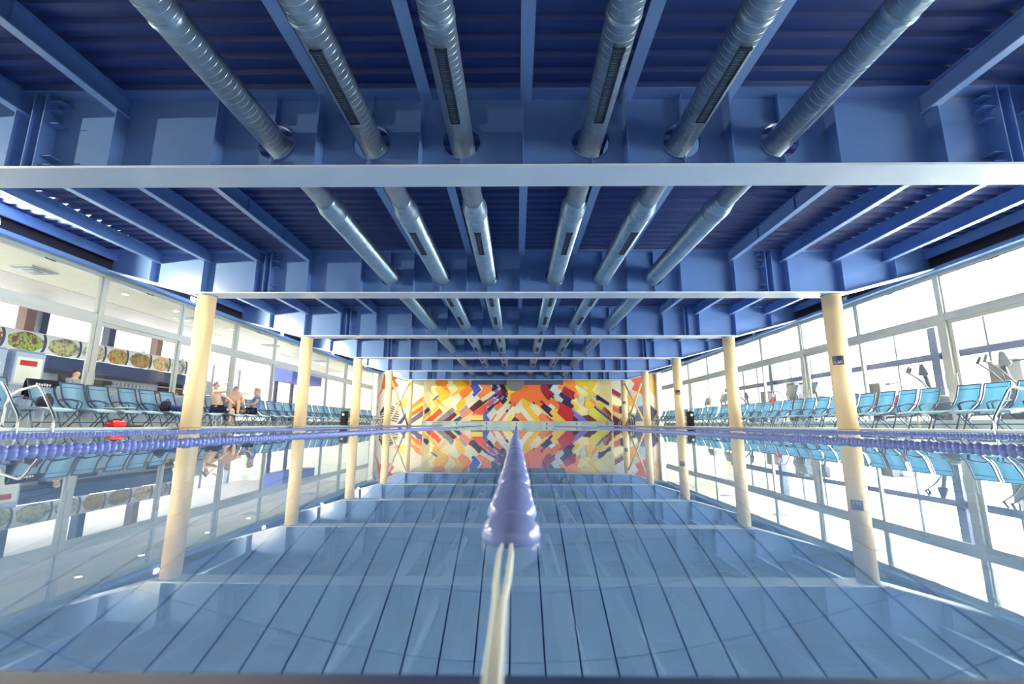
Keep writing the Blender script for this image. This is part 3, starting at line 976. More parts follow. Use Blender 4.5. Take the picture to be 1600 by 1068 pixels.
ROPES = [(-5.35, 'the outer left', 'far left'), (-2.40, 'the left', 'left'), (-0.01, 'the middle', 'centre'), (2.74, 'the right', 'right'), (5.80, 'the outer right', 'far right')]
RD, RL = 0.031, 0.045
for ri, (rx, nm, nm2) in enumerate(ROPES):
    rp = empty('lane_rope', (rx, 0, 0.006))
    lab = ['blue float rope nearest the left loungers', 'blue float rope left of the middle, in front of the cream columns', 'violet-blue float rope running from the camera to the mural',
           'blue float rope right of the middle, in front of the cream columns', 'blue float rope nearest the right loungers'][ri]
    tag(rp, lab, 'lane rope', 'lane ropes across the pool')
    m = M_FLOATC if ri == 2 else M_FLOAT
    r = RD + (.006 if ri == 2 else 0)
    RL = 0.115 if ri == 2 else 0.045
    bead = MB().lathe(float_prof(r, RL * (.56 if ri == 2 else 1)), (0, 0, 0), 16, 'y').mesh('float', m, True)
    ystart = 0.58 if ri == 2 else abs(rx) * .80
    npart = 70 if ri == 2 else 110 if ri in (1, 3) else 90
    yy = ystart
    for k in range(npart):
        b_ = link('float', bead, rp, (0.004 * math.sin(yy * 1.3), yy, .004 * math.sin(k * 1.7)))
        b_.rotation_euler = (.05 * math.sin(k * 2.3), 0, .06 * math.sin(k * 1.1))
        if ri == 2:
            b_.scale = (1, 1, .78)
        yy += RL
    rest = MB()
    y2 = yy
    while y2 < 32.55:
        rest.lathe([(.008, -RL * .5), (r * .8, -RL * .3), (r, 0), (r * .8, RL * .3), (.008, RL * .5)], (0.004 * math.sin(y2 * 1.3), y2, 0), 8, 'y')
        y2 += RL
    y2 = ystart - RL
    while ri != 2 and y2 > .45:
        rest.lathe([(.008, -RL * .5), (r * .8, -RL * .3), (r, 0), (r * .8, RL * .3), (.008, RL * .5)], (0, y2, 0), 8, 'y')
        y2 -= RL
    tag(rest.build('float_run', m, rp, True), kind='stuff')
    if ri == 2:
        MB().tube([(-.006, .56, -.004), (-.0085, .50, .000), (-.0075, .40, .004), (-.004, .33, .016), (-.003, .27, .02), (-.003, .19, .02)], .0026, 8).build('cable', M_CABLE, rp, True)
        MB().tube([(.003, .56, -.004), (.0045, .50, .000), (.0025, .40, .004), (.001, .33, .016), (.001, .27, .02), (.001, .19, .02)], .0026, 8).build('cable', M_CABLE, rp, True)
    else:
        MB().tube([(0, .58, 0), (0, .19, .005)], .006, 6).build('cable', M_CABLE, rp)

# ------------------------------------------------------------------ pool ladders
def ladder(x, y, s, label, rot=0):
    ld = empty('pool_ladder', (x, y, 0), rot)
    tag(ld, label, 'ladder', 'chrome pool ladders')
    for yy in (-.28, .28):
        pts = [(s * .85, yy, .05), (s * .85, yy, .45), (s * .80, yy, .60), (s * .66, yy, .70), (s * .40, yy, .775), (s * .34, yy, .77), (s * .28, yy, .72), (s * .0, yy, .31), (-s * .03, yy, .26), (-s * .05, yy, .2), (-s * .07, yy, -.95)]
        MB().tube(pts, .021, 12).build('rail', M_CHROME, ld, True)
        MB().lathe([(.05, .05), (.05, .06), (.03, .075)], (s * .85, yy, 0), 14).build('floor_flange', M_CHROME, ld)
    for zz in (-.2, -.45, -.7):
        MB().box(-s * .07 - .04, -s * .07 + .04, -.27, .27, zz, zz + .025).build('step', M_CHROME, ld)
    return ld


ladder(-8.02, 7.42, -1, 'chrome pool ladder in front of the nearest left loungers')
ladder(8.02, 7.35, 1, 'chrome pool ladder in front of the nearest right loungers')
ladder(7.35, 32.2, 1, 'small chrome pool ladder at the mural end on the right')

# ------------------------------------------------------------------ bins and depth signs
for s, nm in ((-1, 'left'), (1, 'right')):
    bn = empty('waste_bin', (s * 8.28, 21.6, Z_FLOOR))
    tag(bn, 'slim black litter bin on the %s pool edge by the third column' % nm, 'bin', 'black litter bins')
    o = MB().lathe([(.15, 0), (.17, .02), (.18, .60), (.18, .62)], n=20).build('body', M_BLACK, bn, True)
    MB().lathe([(.19, .62), (.19, .66), (.13, .70), (.05, .71)], n=20).build('lid', M_BLACK, bn, True)
    MB().box(-.05, .05, -.186, -.178, .47, .57).build('label_plate', M_WHITE, bn)

M_SIGN = mat('navy_sign', (44, 58, 92), 0.4)
for k, by in ((0, BEAM_Y[1]), (2, BEAM_Y[3]), (4, BEAM_Y[5])):
    ang = math.atan2(-by, -X_COL)
    ds = empty('depth_sign', (X_COL + .208 * math.cos(ang - .12), by + .208 * math.sin(ang - .12), 1.62), ang - .12 + PI / 2)
    tag(ds, 'small navy depth sign reading 1,60 on the %s right column' % ['nearest', '', 'third', '', 'farthest'][k], 'sign', 'depth signs on the columns')
    w = .11
    plate = MB()
    nseg = 6
    vs, fs = [], []
    for i in range(nseg + 1):
        t = -w + 2 * w * i / nseg
        dpt = .208 - math.sqrt(.208 ** 2 - t * t)
        vs += [(t, dpt, -.105), (t, dpt, .105), (t, dpt - .006, -.105), (t, dpt - .006, .105)]
    for i in range(nseg):
        a = 4 * i
        fs += [(a, a + 4, a + 5, a + 1), (a + 2, a + 3, a + 7, a + 6), (a, a + 2, a + 6, a + 4), (a + 1, a + 5, a + 7, a + 3)]
    plate.add(vs, fs + [(0, 1, 3, 2), (4 * nseg, 4 * nseg + 2, 4 * nseg + 3, 4 * nseg + 1)])
    plate.build('plate', M_SIGN, ds)
    fc = bpy.data.curves.new('lettering', 'FONT')
    fc.body = '1,60'
    fc.size = .095
    fc.align_x = 'CENTER'
    fc.extrude = .001
    fc.materials.append(M_WHITE)
    t = link('lettering_curve', fc, None)
    tm = bpy.data.meshes.new_from_object(t.evaluated_get(bpy.context.evaluated_depsgraph_get()))
    bpy.data.objects.remove(t)
    t = link('lettering', tm, ds, (0, -.012, -.075))
    t.rotation_euler = (PI / 2, 0, 0)

#@@PART3
# ------------------------------------------------------------------ sun loungers
M_SLING = mat('teal_sling', (184, 220, 238), 0.55, var=0.08, scale=8)
_nt = M_SLING.node_tree
_tl = _nt.nodes.new('ShaderNodeBsdfTranslucent')
_ms = _nt.nodes.new('ShaderNodeMixShader')
_ms.inputs[0].default_value = 0.38
_tl.inputs[0].default_value = rgb((116, 200, 228))
_nt.links.new(_nt.nodes['Principled BSDF'].outputs[0], _ms.inputs[1])
_nt.links.new(_tl.outputs[0], _ms.inputs[2])
_nt.links.new(_ms.outputs[0], _nt.nodes['Material Output'].inputs[0])
M_SEAM = mat('dark_teal_seam', (44, 116, 158), 0.6)
M_LFRAME = mat('grey_lounger_frame', (88, 104, 128), 0.35, metal=0.4)


def bez(p0, p1, p2, n=8):
    return [((1 - t) ** 2 * p0[0] + 2 * t * (1 - t) * p1[0] + t * t * p2[0], (1 - t) ** 2 * p0[1] + 2 * t * (1 - t) * p1[1] + t * t * p2[1]) for t in [i / n for i in range(n + 1)]]


def make_lounger():
    """foot end at x=0 towards the pool, backrest at +x; width along y"""
    t = empty('sun_lounger')
    hw = .262
    seat = [(0, .33), (.12, .36)] + bez((.25, .375), (.6, .40), (1.0, .36), 6) + [(1.12, .35)]
    back = bez((1.10, .36), (1.36, .46), (1.46, .74), 7) + [(1.52, .93), (1.535, .965)]
    MB().sheet(seat, 'y', -hw + .03, hw - .03, .03).build('seat', M_SLING, t, True)
    bk = MB().sheet(back, 'y', -hw + .03, hw - .03, .010).build('backrest', M_SLING, t, True)
    MB().box(1.492, 1.506, -hw + .03, hw - .03, .862, .874).build('seam', M_SEAM, bk)
    fr = MB()
    for sy in (-hw, hw):
        MB().sheet(seat, 'y', sy - .011, sy + .011, .05).build('seat_rail', M_LFRAME, t)
        MB().tube([(x, sy, z) for x, z in back], .016, 8).build('back_rail', M_LFRAME, t, True)
        arm = [(1.40, .57), (1.22, .60), (1.02, .565), (.93, .52), (.96, .38)]
        MB().tube([(x, sy * 1.08, z) for x, z in arm], .014, 8).build('armrest', M_LFRAME, t, True)
        MB().tube([(.42, sy * .98, .38), (.26, sy * .98, 0.0)], .014, 8).build('leg', M_LFRAME, t, True)
        MB().tube([(.86, sy * .98, .375), (1.20, sy * .98, 0.0)], .014, 8).build('leg', M_LFRAME, t, True)
        MB().tube([(1.32, sy * .9, .52), (1.02, sy * .9, .18)], .010, 6).build('back_strut', M_LFRAME, t, True)
    MB().tube([(.30, -hw, .10), (.30, hw, .10)], .011, 6).build('crossbar', M_LFRAME, t)
    MB().tube([(1.11, -hw, .10), (1.11, hw, .10)], .011, 6).build('crossbar', M_LFRAME, t)
    MB().tube([(1.535, -hw, .965), (1.535, hw, .965)], .016, 8).build('top_bar', M_LFRAME, t)
    return t


proto = make_lounger()
first_used = [False]
left_y = [8.42, 9.36, 10.02, 10.66, 11.45, 12.07, 12.75, 13.95, 14.65, 15.4, 16.15]
right_y = [8.18, 8.82, 9.46, 10.08, 11.02, 11.65, 12.28, 12.92, 13.55, 14.18, 14.82, 15.45]
yy = 16.85
while yy < 31.2:
    left_y.append(yy)
    yy += .65 + .1 * random.random()
yy = 16.1
while yy < 31.2:
    right_y.append(yy)
    yy += .64 + .08 * random.random()
GAPS = ['before the first column', 'between the first and second columns', 'between the second and third columns', 'between the third and fourth columns', 'beyond the fourth column']
for s, nm, ys in ((-1, 'left', left_y), (1, 'right', right_y)):
    cnt = {}
    for k, yy in enumerate(ys):
        bay = sum(1 for b_ in BEAM_Y[1:5] if yy > b_)
        cnt[bay] = cnt.get(bay, 0) + 1
        if first_used[0]:
            o = copy_tree(proto)
        else:
            o, first_used[0] = proto, True
        o.location = (s * (8.55 + .06 * random.random()), yy, Z_FLOOR + .004)
        o.rotation_euler = (0, 0, (0 if s > 0 else PI) + random.uniform(-.012, .012))
        tag(o, 'teal sling sun lounger, %s in the %s row %s' % (ORD[cnt[bay]], nm, GAPS[bay]), 'sun lounger', 'sun loungers lined up on both pool decks')

# things lying on and under the loungers
sh = empty('draped_shirt', (-10.07, 9.36, 0))
tag(sh, 'black shirt with pale print draped over a left lounger backrest', 'shirt')
M_SHIRT = mat('black_cotton', (26, 26, 44), 0.8, var=0.2, scale=15)
prof = [(-.055, .62), (-.02, .80), (.0, .98), (-.02, 1.045), (-.06, 1.045), (-.085, .98), (-.10, .82), (-.11, .70)]
o = MB().sheet([(x, z) for x, z in prof], 'y', -.29, .29, .006).build('cloth', M_SHIRT, sh, True)
pr = MB()
for k in range(6):
    pr.box(.003, .006, -.16 + k * .054, -.16 + k * .054 + .036, .905 + .008 * (k % 2), .965 - .006 * (k % 3))
pr.build('print_lettering', mat('pale_print', (238, 232, 222), 0.7), sh).location = (.012, 0, 0)
MB().box(.003, .006, -.11, .10, .868, .885).build('print_line', mat('orange_print', (226, 140, 90), 0.7), sh).location = (.006, 0, 0)


def lump(name, loc, dims, m, label, cat, seed, strap=True):
    """soft bag: noisy rounded box with a strap and flap"""
    rnd = random.Random(seed)
    root = empty(name, loc, rnd.uniform(-.2, .2))
    tag(root, label, cat)
    b = MB()
    n_, r_ = 18, 9
    vs, fs = [], []
    for i in range(r_ + 1):
        ph = -PI / 2 + PI * i / r_
        for k in range(n_):
            a = 2 * PI * k / n_
            c = max(0.0, math.cos(ph)) ** .55
            q = 1 + .10 * math.sin(3 * a + seed) + .05 * math.sin(7 * a + 2 * ph + seed)
            vs.append((dims[0] * c * math.cos(a) * q, dims[1] * c * math.sin(a) * q, dims[2] * (1 + math.copysign(abs(math.sin(ph)) ** .7, math.sin(ph))) * (1 + .08 * math.sin(2 * a + seed) * c)))
    for i in range(r_):
        for k in range(n_):
            fs.append((i * n_ + k, i * n_ + (k + 1) % n_, (i + 1) * n_ + (k + 1) % n_, (i + 1) * n_ + k))
    b.add(vs, fs).build('body', m, root, True)
    if strap:
        MB().tube([(-dims[0] * .5, 0, dims[2] * 1.8), (-dims[0] * .2, dims[1] * .3, dims[2] * 2.3), (dims[0] * .3, dims[1] * .2, dims[2] * 2.25), (dims[0] * .6, 0, dims[2] * 1.7)], .014, 6).build('strap', M_BLACK, root, True)
    return root


lump('sports_bag', (-8.98, 12.05, Z_FLOOR + .405), (.36, .20, .085), mat('blue_nylon', (58, 62, 150), 0.6, var=.2), 'blue sports bag lying on a left lounger seat', 'bag', 3)
lump('backpack', (-9.50, 12.07, Z_FLOOR + .385), (.12, .12, .15), mat('dark_nylon', (58, 52, 72), 0.6), 'small dark backpack beside the blue sports bag', 'bag', 8)
lump('swim_bag', (-8.55, 9.55, Z_FLOOR), (.20, .13, .075), mat('red_nylon', (214, 44, 56), 0.5, var=.2), 'red bag on the deck under the left loungers', 'bag', 5)
lump('dark_flippers', (-8.55, 9.98, Z_FLOOR), (.20, .14, .03), mat('dark_rubber', (60, 40, 66), 0.6), 'flat dark pouch on the deck beside the red bag', 'pouch', 6, False)
lump('shoulder_bag', (-9.45, 8.89, Z_FLOOR + .39), (.14, .12, .12), mat('dark_nylon', (58, 52, 72), 0.6), 'dark shoulder bag on the small table between the nearest left loungers', 'bag', 9)
tw = MB().sheet([(-.25, .0), (-.1, .02), (.1, .012), (.25, .03)], 'y', -.2, .2, -.012).build('folded_towel', mat('white_towel', (232, 232, 226), 0.95, bump=.5, bscale=200))
tw.location = (-9.0, 10.05, Z_FLOOR + .40)
tag(tw, 'white folded towel on the seat end of a left lounger', 'towel')


def side_table(loc, m, label):
    t = empty('side_table', loc)
    tag(t, label, 'table', 'small deck tables')
    bevel(MB().box(-.15, .15, -.15, .15, .36, .39).build('table_top', m, t), .01)
    for sx in (-1, 1):
        for sy in (-1, 1):
            MB().tube([(sx * .12, sy * .12, .36), (sx * .135, sy * .135, 0)], .014, 8).build('leg', m, t, True)


M_CREAMP = mat('cream_plastic', (214, 206, 190), 0.5)
side_table((-9.45, 8.89, Z_FLOOR), M_LIGHTGREY, 'small white deck table beside the nearest left loungers')
side_table((-9.0, 13.35, Z_FLOOR), M_LIGHTGREY, 'small white deck table in the lounger gap beside the drinking person')
side_table((9.3, 10.55, Z_FLOOR), M_CREAMP, 'small cream deck table between two right loungers')


def basket_chair(loc, rz, label):
    t = empty('basket_chair', loc, rz)
    tag(t, label, 'chair', 'perforated plastic chairs by the left windows')
    m = mat('pale_violet_plastic', (196, 204, 232), 0.5)
    MB().box(-.22, .22, -.22, .22, .42, .45).build('seat', m, t)
    bk = MB()
    for k in range(7):
        bk.box(-.22 + k * .068, -.22 + k * .068 + .035, .20, .225, .45, .84)
    for k in range(6):
        bk.box(-.22, .22, .202, .222, .47 + k * .07, .495 + k * .07)
    bk.build('backrest', m, t)
    for sx in (-1, 1):
        for sy in (-1, 1):
            MB().tube([(sx * .18, sy * .18, .42), (sx * .22, sy * .22, 0)], .018, 8).build('leg', m, t, True)


basket_chair((-11.0, 10.0, Z_FLOOR), 1.2, 'perforated pale plastic chair behind the draped black shirt')
basket_chair((-11.05, 12.1, Z_FLOOR), 1.5, 'perforated pale plastic chair behind the lounger with the bag')

# ------------------------------------------------------------------ people
M_SKIN = mat('skin', (222, 182, 160), 0.55, var=.06, scale=6)
M_SKIN2 = mat('pale_skin', (226, 182, 156), 0.55, var=.06, scale=6)
M_SHORTS = mat('navy_shorts', (34, 38, 74), 0.75)


def skin_obj(name, chains, m, parent, root=0, sub=2):
    """chains: list of chains [(point, radius)...]; chains share equal points"""
    vs, rs, es, index = [], [], [], {}
    for ch in chains:
        prev = None
        for p, r in ch:
            key = tuple(round(c, 4) for c in p)
            if key not in index:
                index[key] = len(vs)
                vs.append(p)
                rs.append(r)
            i = index[key]
            if prev is not None and prev != i:
                es.append((prev, i))
            prev = i
    me = bpy.data.meshes.new(name)
    me.from_pydata(vs, es, [])
    o = link(name, me, parent)
    md = o.modifiers.new('skin', 'SKIN')
    md.use_smooth_shade = True
    if not me.skin_vertices:
        me.skin_vertices.new()
    for i, sv in enumerate(me.skin_vertices[0].data):
        rr = rs[i]
        sv.radius = rr if isinstance(rr, tuple) else (rr, rr)
        sv.use_root = (i == root)
    sb = o.modifiers.new('subsurf', 'SUBSURF')
    sb.levels = sub
    sb.render_levels = sub
    me.materials.append(m)
    return o


def hand_chains(wrist, d, up, curl=.5):
    """palm and five bent fingers from the wrist along d"""
    w, d, up = Vector(wrist), Vector(d).normalized(), Vector(up).normalized()
    sd = d.cross(up).normalized()
    palm = w + d * .07
    ch = [[(tuple(w), .026), (tuple(palm), (.034))]]
    for k, ln in enumerate((.065, .075, .07, .055)):
        b0 = palm + d * .025 + sd * (.030 - .020 * k)
        b1 = b0 + d * ln * .55 - up * ln * .25 * curl
        b2 = b1 + d * ln * (.5 - .3 * curl) - up * ln * .6 * curl
        ch.append([(tuple(palm), .034), (tuple(b0), .0095), (tuple(b1), .009), (tuple(b2), .008)])
    t0 = w + d * .035 + sd * .035
    ch.append([(tuple(palm), .034), (tuple(t0), .012), (tuple(t0 + d * .035 + sd * .012 - up * .015 * curl), .010), (tuple(t0 + d * .06 - up * .03 * curl), .009)])
    return ch


def person(loc, rz, J, m, label, belly=1.0, scale=1.0):
    """J: joint positions; body grown as one skinned surface"""
    p = empty('person', loc, rz)
    p.scale = (scale, scale, scale)
    tag(p, label, 'person')
    V = lambda k: tuple(J[k])
    mid = lambda a, b, t=.5: tuple(Vector(J[a]).lerp(Vector(J[b]), t))
    hd = Vector(J['head'])
    fw = Vector(J['face']).normalized()
    upv = (hd - Vector(J['neck'])).normalized()
    sdv = fw.cross(upv).normalized()
    T = lambda v: tuple(v)
    ch = [
        [(V('pelvis'), (.155 * belly, .15)), (V('belly'), (.165 * belly, .16 * belly)), (V('chest'), (.165, .15)), (V('neck'), .058), (T(hd - upv * .05), .075), (T(hd + upv * .015 - fw * .01), (.088, .09)), (T(hd + upv * .085 - fw * .015), .062)],
        [(T(hd - upv * .05), .075), (T(hd - upv * .055 + fw * .055), .042), (T(hd - upv * .085 + fw * .065), .028)],
        [(T(hd + upv * .015 - fw * .01), (.088, .09)), (T(hd + fw * .085 + upv * .005), .018), (T(hd + fw * .105 - upv * .02), .013)],
    ]
    for q in (-1, 1):
        ch.append([(T(hd + upv * .015 - fw * .01), (.088, .09)), (T(hd + sdv * .085 * q - fw * .01), .022), (T(hd + sdv * .098 * q - fw * .02 + upv * .02), .012)])
    for sd in ('l', 'r'):
        ch.append([(V('chest'), (.165, .15)), (V(sd + 'sho'), .068), (mid(sd + 'sho', sd + 'elb'), .052), (V(sd + 'elb'), .043), (mid(sd + 'elb', sd + 'wri', .35), .043), (V(sd + 'wri'), .026)])
        wv = Vector(J[sd + 'wri'])
        dv = (wv - Vector(J[sd + 'elb'])).normalized()
        hu = Vector(J.get(sd + 'up', (0, 0, 1)))
        hu = hu - dv * hu.dot(dv)
        ch += hand_chains(wv, dv, hu, J.get(sd + 'curl', .5))
        ch.append([(V('pelvis'), (.155 * belly, .15)), (V(sd + 'hip'), .098), (mid(sd + 'hip', sd + 'kne'), .078), (V(sd + 'kne'), .056), (mid(sd + 'kne', sd + 'ank', .35), .056), (V(sd + 'ank'), .036)])
        an, to = Vector(J[sd + 'ank']), Vector(J[sd + 'toe'])
        heel = an - (to - an) * .25 + Vector((0, 0, -.03))
        ch.append([(V(sd + 'ank'), .036), (T(an.lerp(to, .5)), .036), (T(to), .024)])
        ch.append([(V(sd + 'ank'), .036), (T(heel), .030)])
    skin_obj('body', ch, m, p)
    eyes = MB()
    for q in (-1, 1):
        c = hd + fw * .086 + sdv * .032 * q + upv * .018
        MB().lathe([(.001, -.008), (.008, -.004), (.009, 0), (.008, .004), (.001, .008)], T(c), 8, 'z').build('eye', mat('dark_eye', (50, 40, 40), .3), p)
    return p


def hair(p, J, m, full=1.0):
    hd = Vector(J['head'])
    fw = Vector(J['face']).normalized()
    upv = (hd - Vector(J['neck'])).normalized()
    c = hd - fw * .022 + upv * (.035)
    vs, fs = [], []
    n_, r_ = 14, 7
    for i in range(r_ + 1):
        ph = -PI / 2 * .45 * full + (PI / 2 + PI / 2 * .45 * full) * i / r_
        for k in range(n_):
            a = 2 * PI * k / n_
            d = Vector((math.cos(ph) * math.cos(a), math.cos(ph) * math.sin(a), math.sin(ph)))
            pz = c + fw * (d.x * (.088 if d.x < 0 else .062)) + fw.cross(upv).normalized() * d.y * .088 + upv * d.z * .10
            vs.append(tuple(pz))
    for i in range(r_):
        for k in range(n_):
            fs.append((i * n_ + k, i * n_ + (k + 1) % n_, (i + 1) * n_ + (k + 1) % n_, (i + 1) * n_ + k))
    MB().add(vs, fs).build('hair', m, p, True)


# seated man drinking: faces +x (towards the pool)
J1 = dict(pelvis=(0, 0, .14), belly=(.03, 0, .32), chest=(-.02, 0, .54), neck=(-.02, 0, .73), head=(.0, -.01, .86), face=(.94, .1, .34),
          lsho=(.0, .20, .63), lelb=(.24, .30, .52), lwri=(.42, .20, .38), lcurl=.4,
          rsho=(.0, -.20, .64), relb=(.30, -.26, .66), rwri=(.13, -.12, .815), rcurl=.9, rup=(-1, 0, 0),
          lhip=(.06, .11, .10), lkne=(.50, .16, .12), lank=(.50, .17, -.32), ltoe=(.66, .19, -.365),
          rhip=(.06, -.11, .10), rkne=(.48, -.15, .12), rank=(.47, -.15, -.32), rtoe=(.63, -.17, -.365))
man = person((-9.42, 13.88, Z_FLOOR + .40), .42, J1, M_SKIN, 'bare-chested person in navy shorts drinking from a bottle on a lounger', 1.12)
hair(man, J1, mat('short_grey_hair', (120, 108, 116), .8, var=.3, scale=40), .75)
sh_ = [[((0, 0, .15), (.175, .175)), ((.06, .11, .10), .116), ((.27, .135, .11), .100), ((.42, .15, .12), .086)], [((0, 0, .15), (.175, .175)), ((.06, -.11, .10), .116), ((.27, -.13, .11), .100), ((.42, -.143, .12), .086)]]
skin_obj('shorts', sh_, M_SHORTS, man)
MB().sheet([(-.16, .02), (.05, .005), (.25, .0), (.34, -.03), (.37, -.22)], 'y', -.34, -.06, .01).build('towel_hem', M_SHORTS, man, True)
bt = empty('drink_bottle', (-9.42 + .24, 13.88 - .02, Z_FLOOR + .40 + .90))
bt.rotation_euler = (0, math.radians(68), .2)
tag(bt, 'pale green plastic bottle held to the mouth of the drinking person', 'bottle')
MB().lathe([(.010, -.08), (.012, -.05), (.030, -.02), (.032, .10), (.028, .115)], n=14).build('bottle_body', mat('pale_green_plastic', (205, 226, 190), .2), bt, True)
MB().lathe([(.013, -.095), (.013, -.075)], n=12).build('neck_ring', M_WHITE, bt)

# second person, knees drawn up
J2 = dict(pelvis=(0, 0, .13), belly=(-.06, 0, .30), chest=(-.12, 0, .50), neck=(-.14, 0, .68), head=(-.12, 0, .81), face=(.98, .05, .1),
          lsho=(-.11, .19, .59), lelb=(.02, .26, .36), lwri=(.22, .18, .42), rsho=(-.11, -.19, .59), relb=(.02, -.26, .36), rwri=(.22, -.16, .42),
          lhip=(.03, .10, .10), lkne=(.33, .12, .44), lank=(.48, .12, .05), ltoe=(.63, .13, .02),
          rhip=(.03, -.10, .10), rkne=(.31, -.12, .46), rank=(.50, -.12, .05), rtoe=(.65, -.14, .02))
p2 = person((-9.60, 15.15, Z_FLOOR + .40), -1.0, J2, M_SKIN2, 'person with grey hair sitting on a lounger with knees drawn up')
hair(p2, J2, mat('grey_hair', (150, 138, 138), .8, var=.3, scale=40), 1.0)
skin_obj('shorts', [[((0, 0, .14), (.165, .16)), ((.03, .10, .11), .108), ((.16, .11, .25), .095)], [((0, 0, .14), (.165, .16)), ((.03, -.10, .11), .108), ((.15, -.11, .26), .095)]], mat('dark_swim_shorts', (40, 44, 70), .8), p2)

# third person in a blue shirt
J3 = dict(pelvis=(0, 0, .13), belly=(-.05, 0, .30), chest=(-.10, 0, .50), neck=(-.10, 0, .68), head=(-.06, 0, .81), face=(.95, .2, -.2),
          lsho=(-.09, .19, .59), lelb=(.06, .27, .38), lwri=(.28, .18, .34), rsho=(-.09, -.19, .59), relb=(.08, -.26, .38), rwri=(.30, -.14, .33),
          lhip=(.06, .10, .10), lkne=(.48, .13, .14), lank=(.80, .13, .06), ltoe=(.93, .14, .13),
          rhip=(.06, -.10, .10), rkne=(.48, -.13, .14), rank=(.80, -.12, .06), rtoe=(.93, -.13, .13))
p3 = person((-9.55, 16.2, Z_FLOOR + .40), -2.3, J3, M_SKIN2, 'person in blue shirt and dark shorts bent forward on a far left lounger')
hair(p3, J3, mat('light_brown_hair', (190, 150, 110), .8, var=.3, scale=40), 1.0)
skin_obj('shirt', [[((.01, 0, .06), (.172, .165)), ((-.05, 0, .31), (.182, .175)), ((-.10, 0, .50), (.182, .165)), ((-.10, 0, .63), .09)],
                   [((-.10, 0, .50), (.182, .165)), ((-.09, .19, .59), .082), ((-.02, .23, .49), .070)], [((-.10, 0, .50), (.182, .165)), ((-.09, -.19, .59), .082), ((-.01, -.225, .49), .070)]], mat('blue_cotton', (110, 140, 205), .85), p3)
skin_obj('shorts', [[((0, 0, .13), (.165, .16)), ((.06, .10, .10), .108), ((.33, .12, .125), .092)], [((0, 0, .13), (.165, .16)), ((.06, -.10, .10), .108), ((.33, -.12, .125), .092)]], M_SHORTS, p3)

# ------------------------------------------------------------------ rooms behind the glass
M_CEILW = mat('cream_room_ceiling', (244, 238, 220), 0.8)
M_ROOMFLOOR = M_DECKFLOOR
M_POST = mat('slate_blue_post', (34, 46, 80), 0.5)
M_BROWN = mat('brown_post', (116, 88, 84), 0.6)
M_PLANK = mat('pale_ceiling_slat', (222, 214, 212), 0.7, var=.08, scale=2)
for s, nm in ((-1, 'left'), (1, 'right')):
    c = empty('ceiling')
    tag(c, 'cream ceiling of the room behind the %s windows' % nm, 'ceiling', kind='structure')
    xa, xb = sorted((s * 10.36, s * (12.9 if s < 0 else 18.2)))
    MB().box(xa, xb, -4, Y_END + .6, 3.90, 4.0).build('ceiling_board', M_CEILW, c)
    if s < 0:
        MB().box(-20.4, -12.9, -4, Y_END + .6, 3.96, 4.0).build('ceiling_board', M_CEILW, c)
        sl = MB()
        for k in range(42):
            x = -12.95 - k * .175
            sl.box(x - .155, x, 6, Y_END, 3.90, 3.93)
        tag(sl.build('ceiling_slats', M_PLANK, c), kind='stuff')
    for yy in (10.45, 15.8, 21.3, 26.8):
        v = empty('ceiling_vent', (s * 12.05, yy, 3.90))
        tag(v, 'square grey air vent in the %s room ceiling, %s from the camera' % (nm, ORD[1 + int((yy - 10) / 5.3)]), 'vent', 'square ceiling vents')
        MB().box(-.32, .32, -.32, .32, -.03, 0).build('vent_frame', M_LIGHTGREY, v)
        for q in range(4):
            r_ = .28 - q * .065
            MB().box(-r_, r_, -r_, r_, -.038 - q * .004, -.03).build('vent_louver', M_GREYM if q % 2 == 0 else M_LIGHTGREY, v)

# gym outer glazing (right)
go = empty('window_13', (15.4, 0, 0))
tag(go, 'outer gym glazing with slate blue posts and a middle rail', 'window', kind='structure')
for yy in (5.6, 10.9, 16.2, 21.5, 26.8, 32.1):
    MB().box(-.16, .16, yy - .16, yy + .16, Z_FLOOR, 3.9).build('post', M_POST, go)
    for q in (1.77, 3.54):
        MB().box(-.035, .035, yy + q - .03, yy + q + .03, Z_FLOOR, 3.9).build('mullion', M_POST, go)
MB().box(-.08, .08, -4, Y_END, 2.46, 2.70).build('rail', M_POST, go)
MB().box(-.06, .06, -4, Y_END, Z_FLOOR, .35).build('sill', M_LIGHTGREY, go)
for k in range(7):
    MB().box(-.004, .004, -.0 + k * 5.3 - 4 + .2, k * 5.3 + 1.1, .35, 2.5).build('pane', M_GLASS, go)
    MB().box(-.004, .004, -.0 + k * 5.3 - 4 + .2, k * 5.3 + 1.1, 2.68, 3.9).build('pane', M_GLASS, go)
for s in (-1, 1):
    xa, xb = sorted((s * 10.36, s * 20.2))
    w = MB().box(xa, xb, Y_END - .05, Y_END + .3, 0, 4.0).build('wall_far_left' if s < 0 else 'wall_far_right', M_WHITE)
    tag(w, 'white far wall of the room behind the %s windows' % ('left' if s < 0 else 'right'), 'wall', kind='structure')

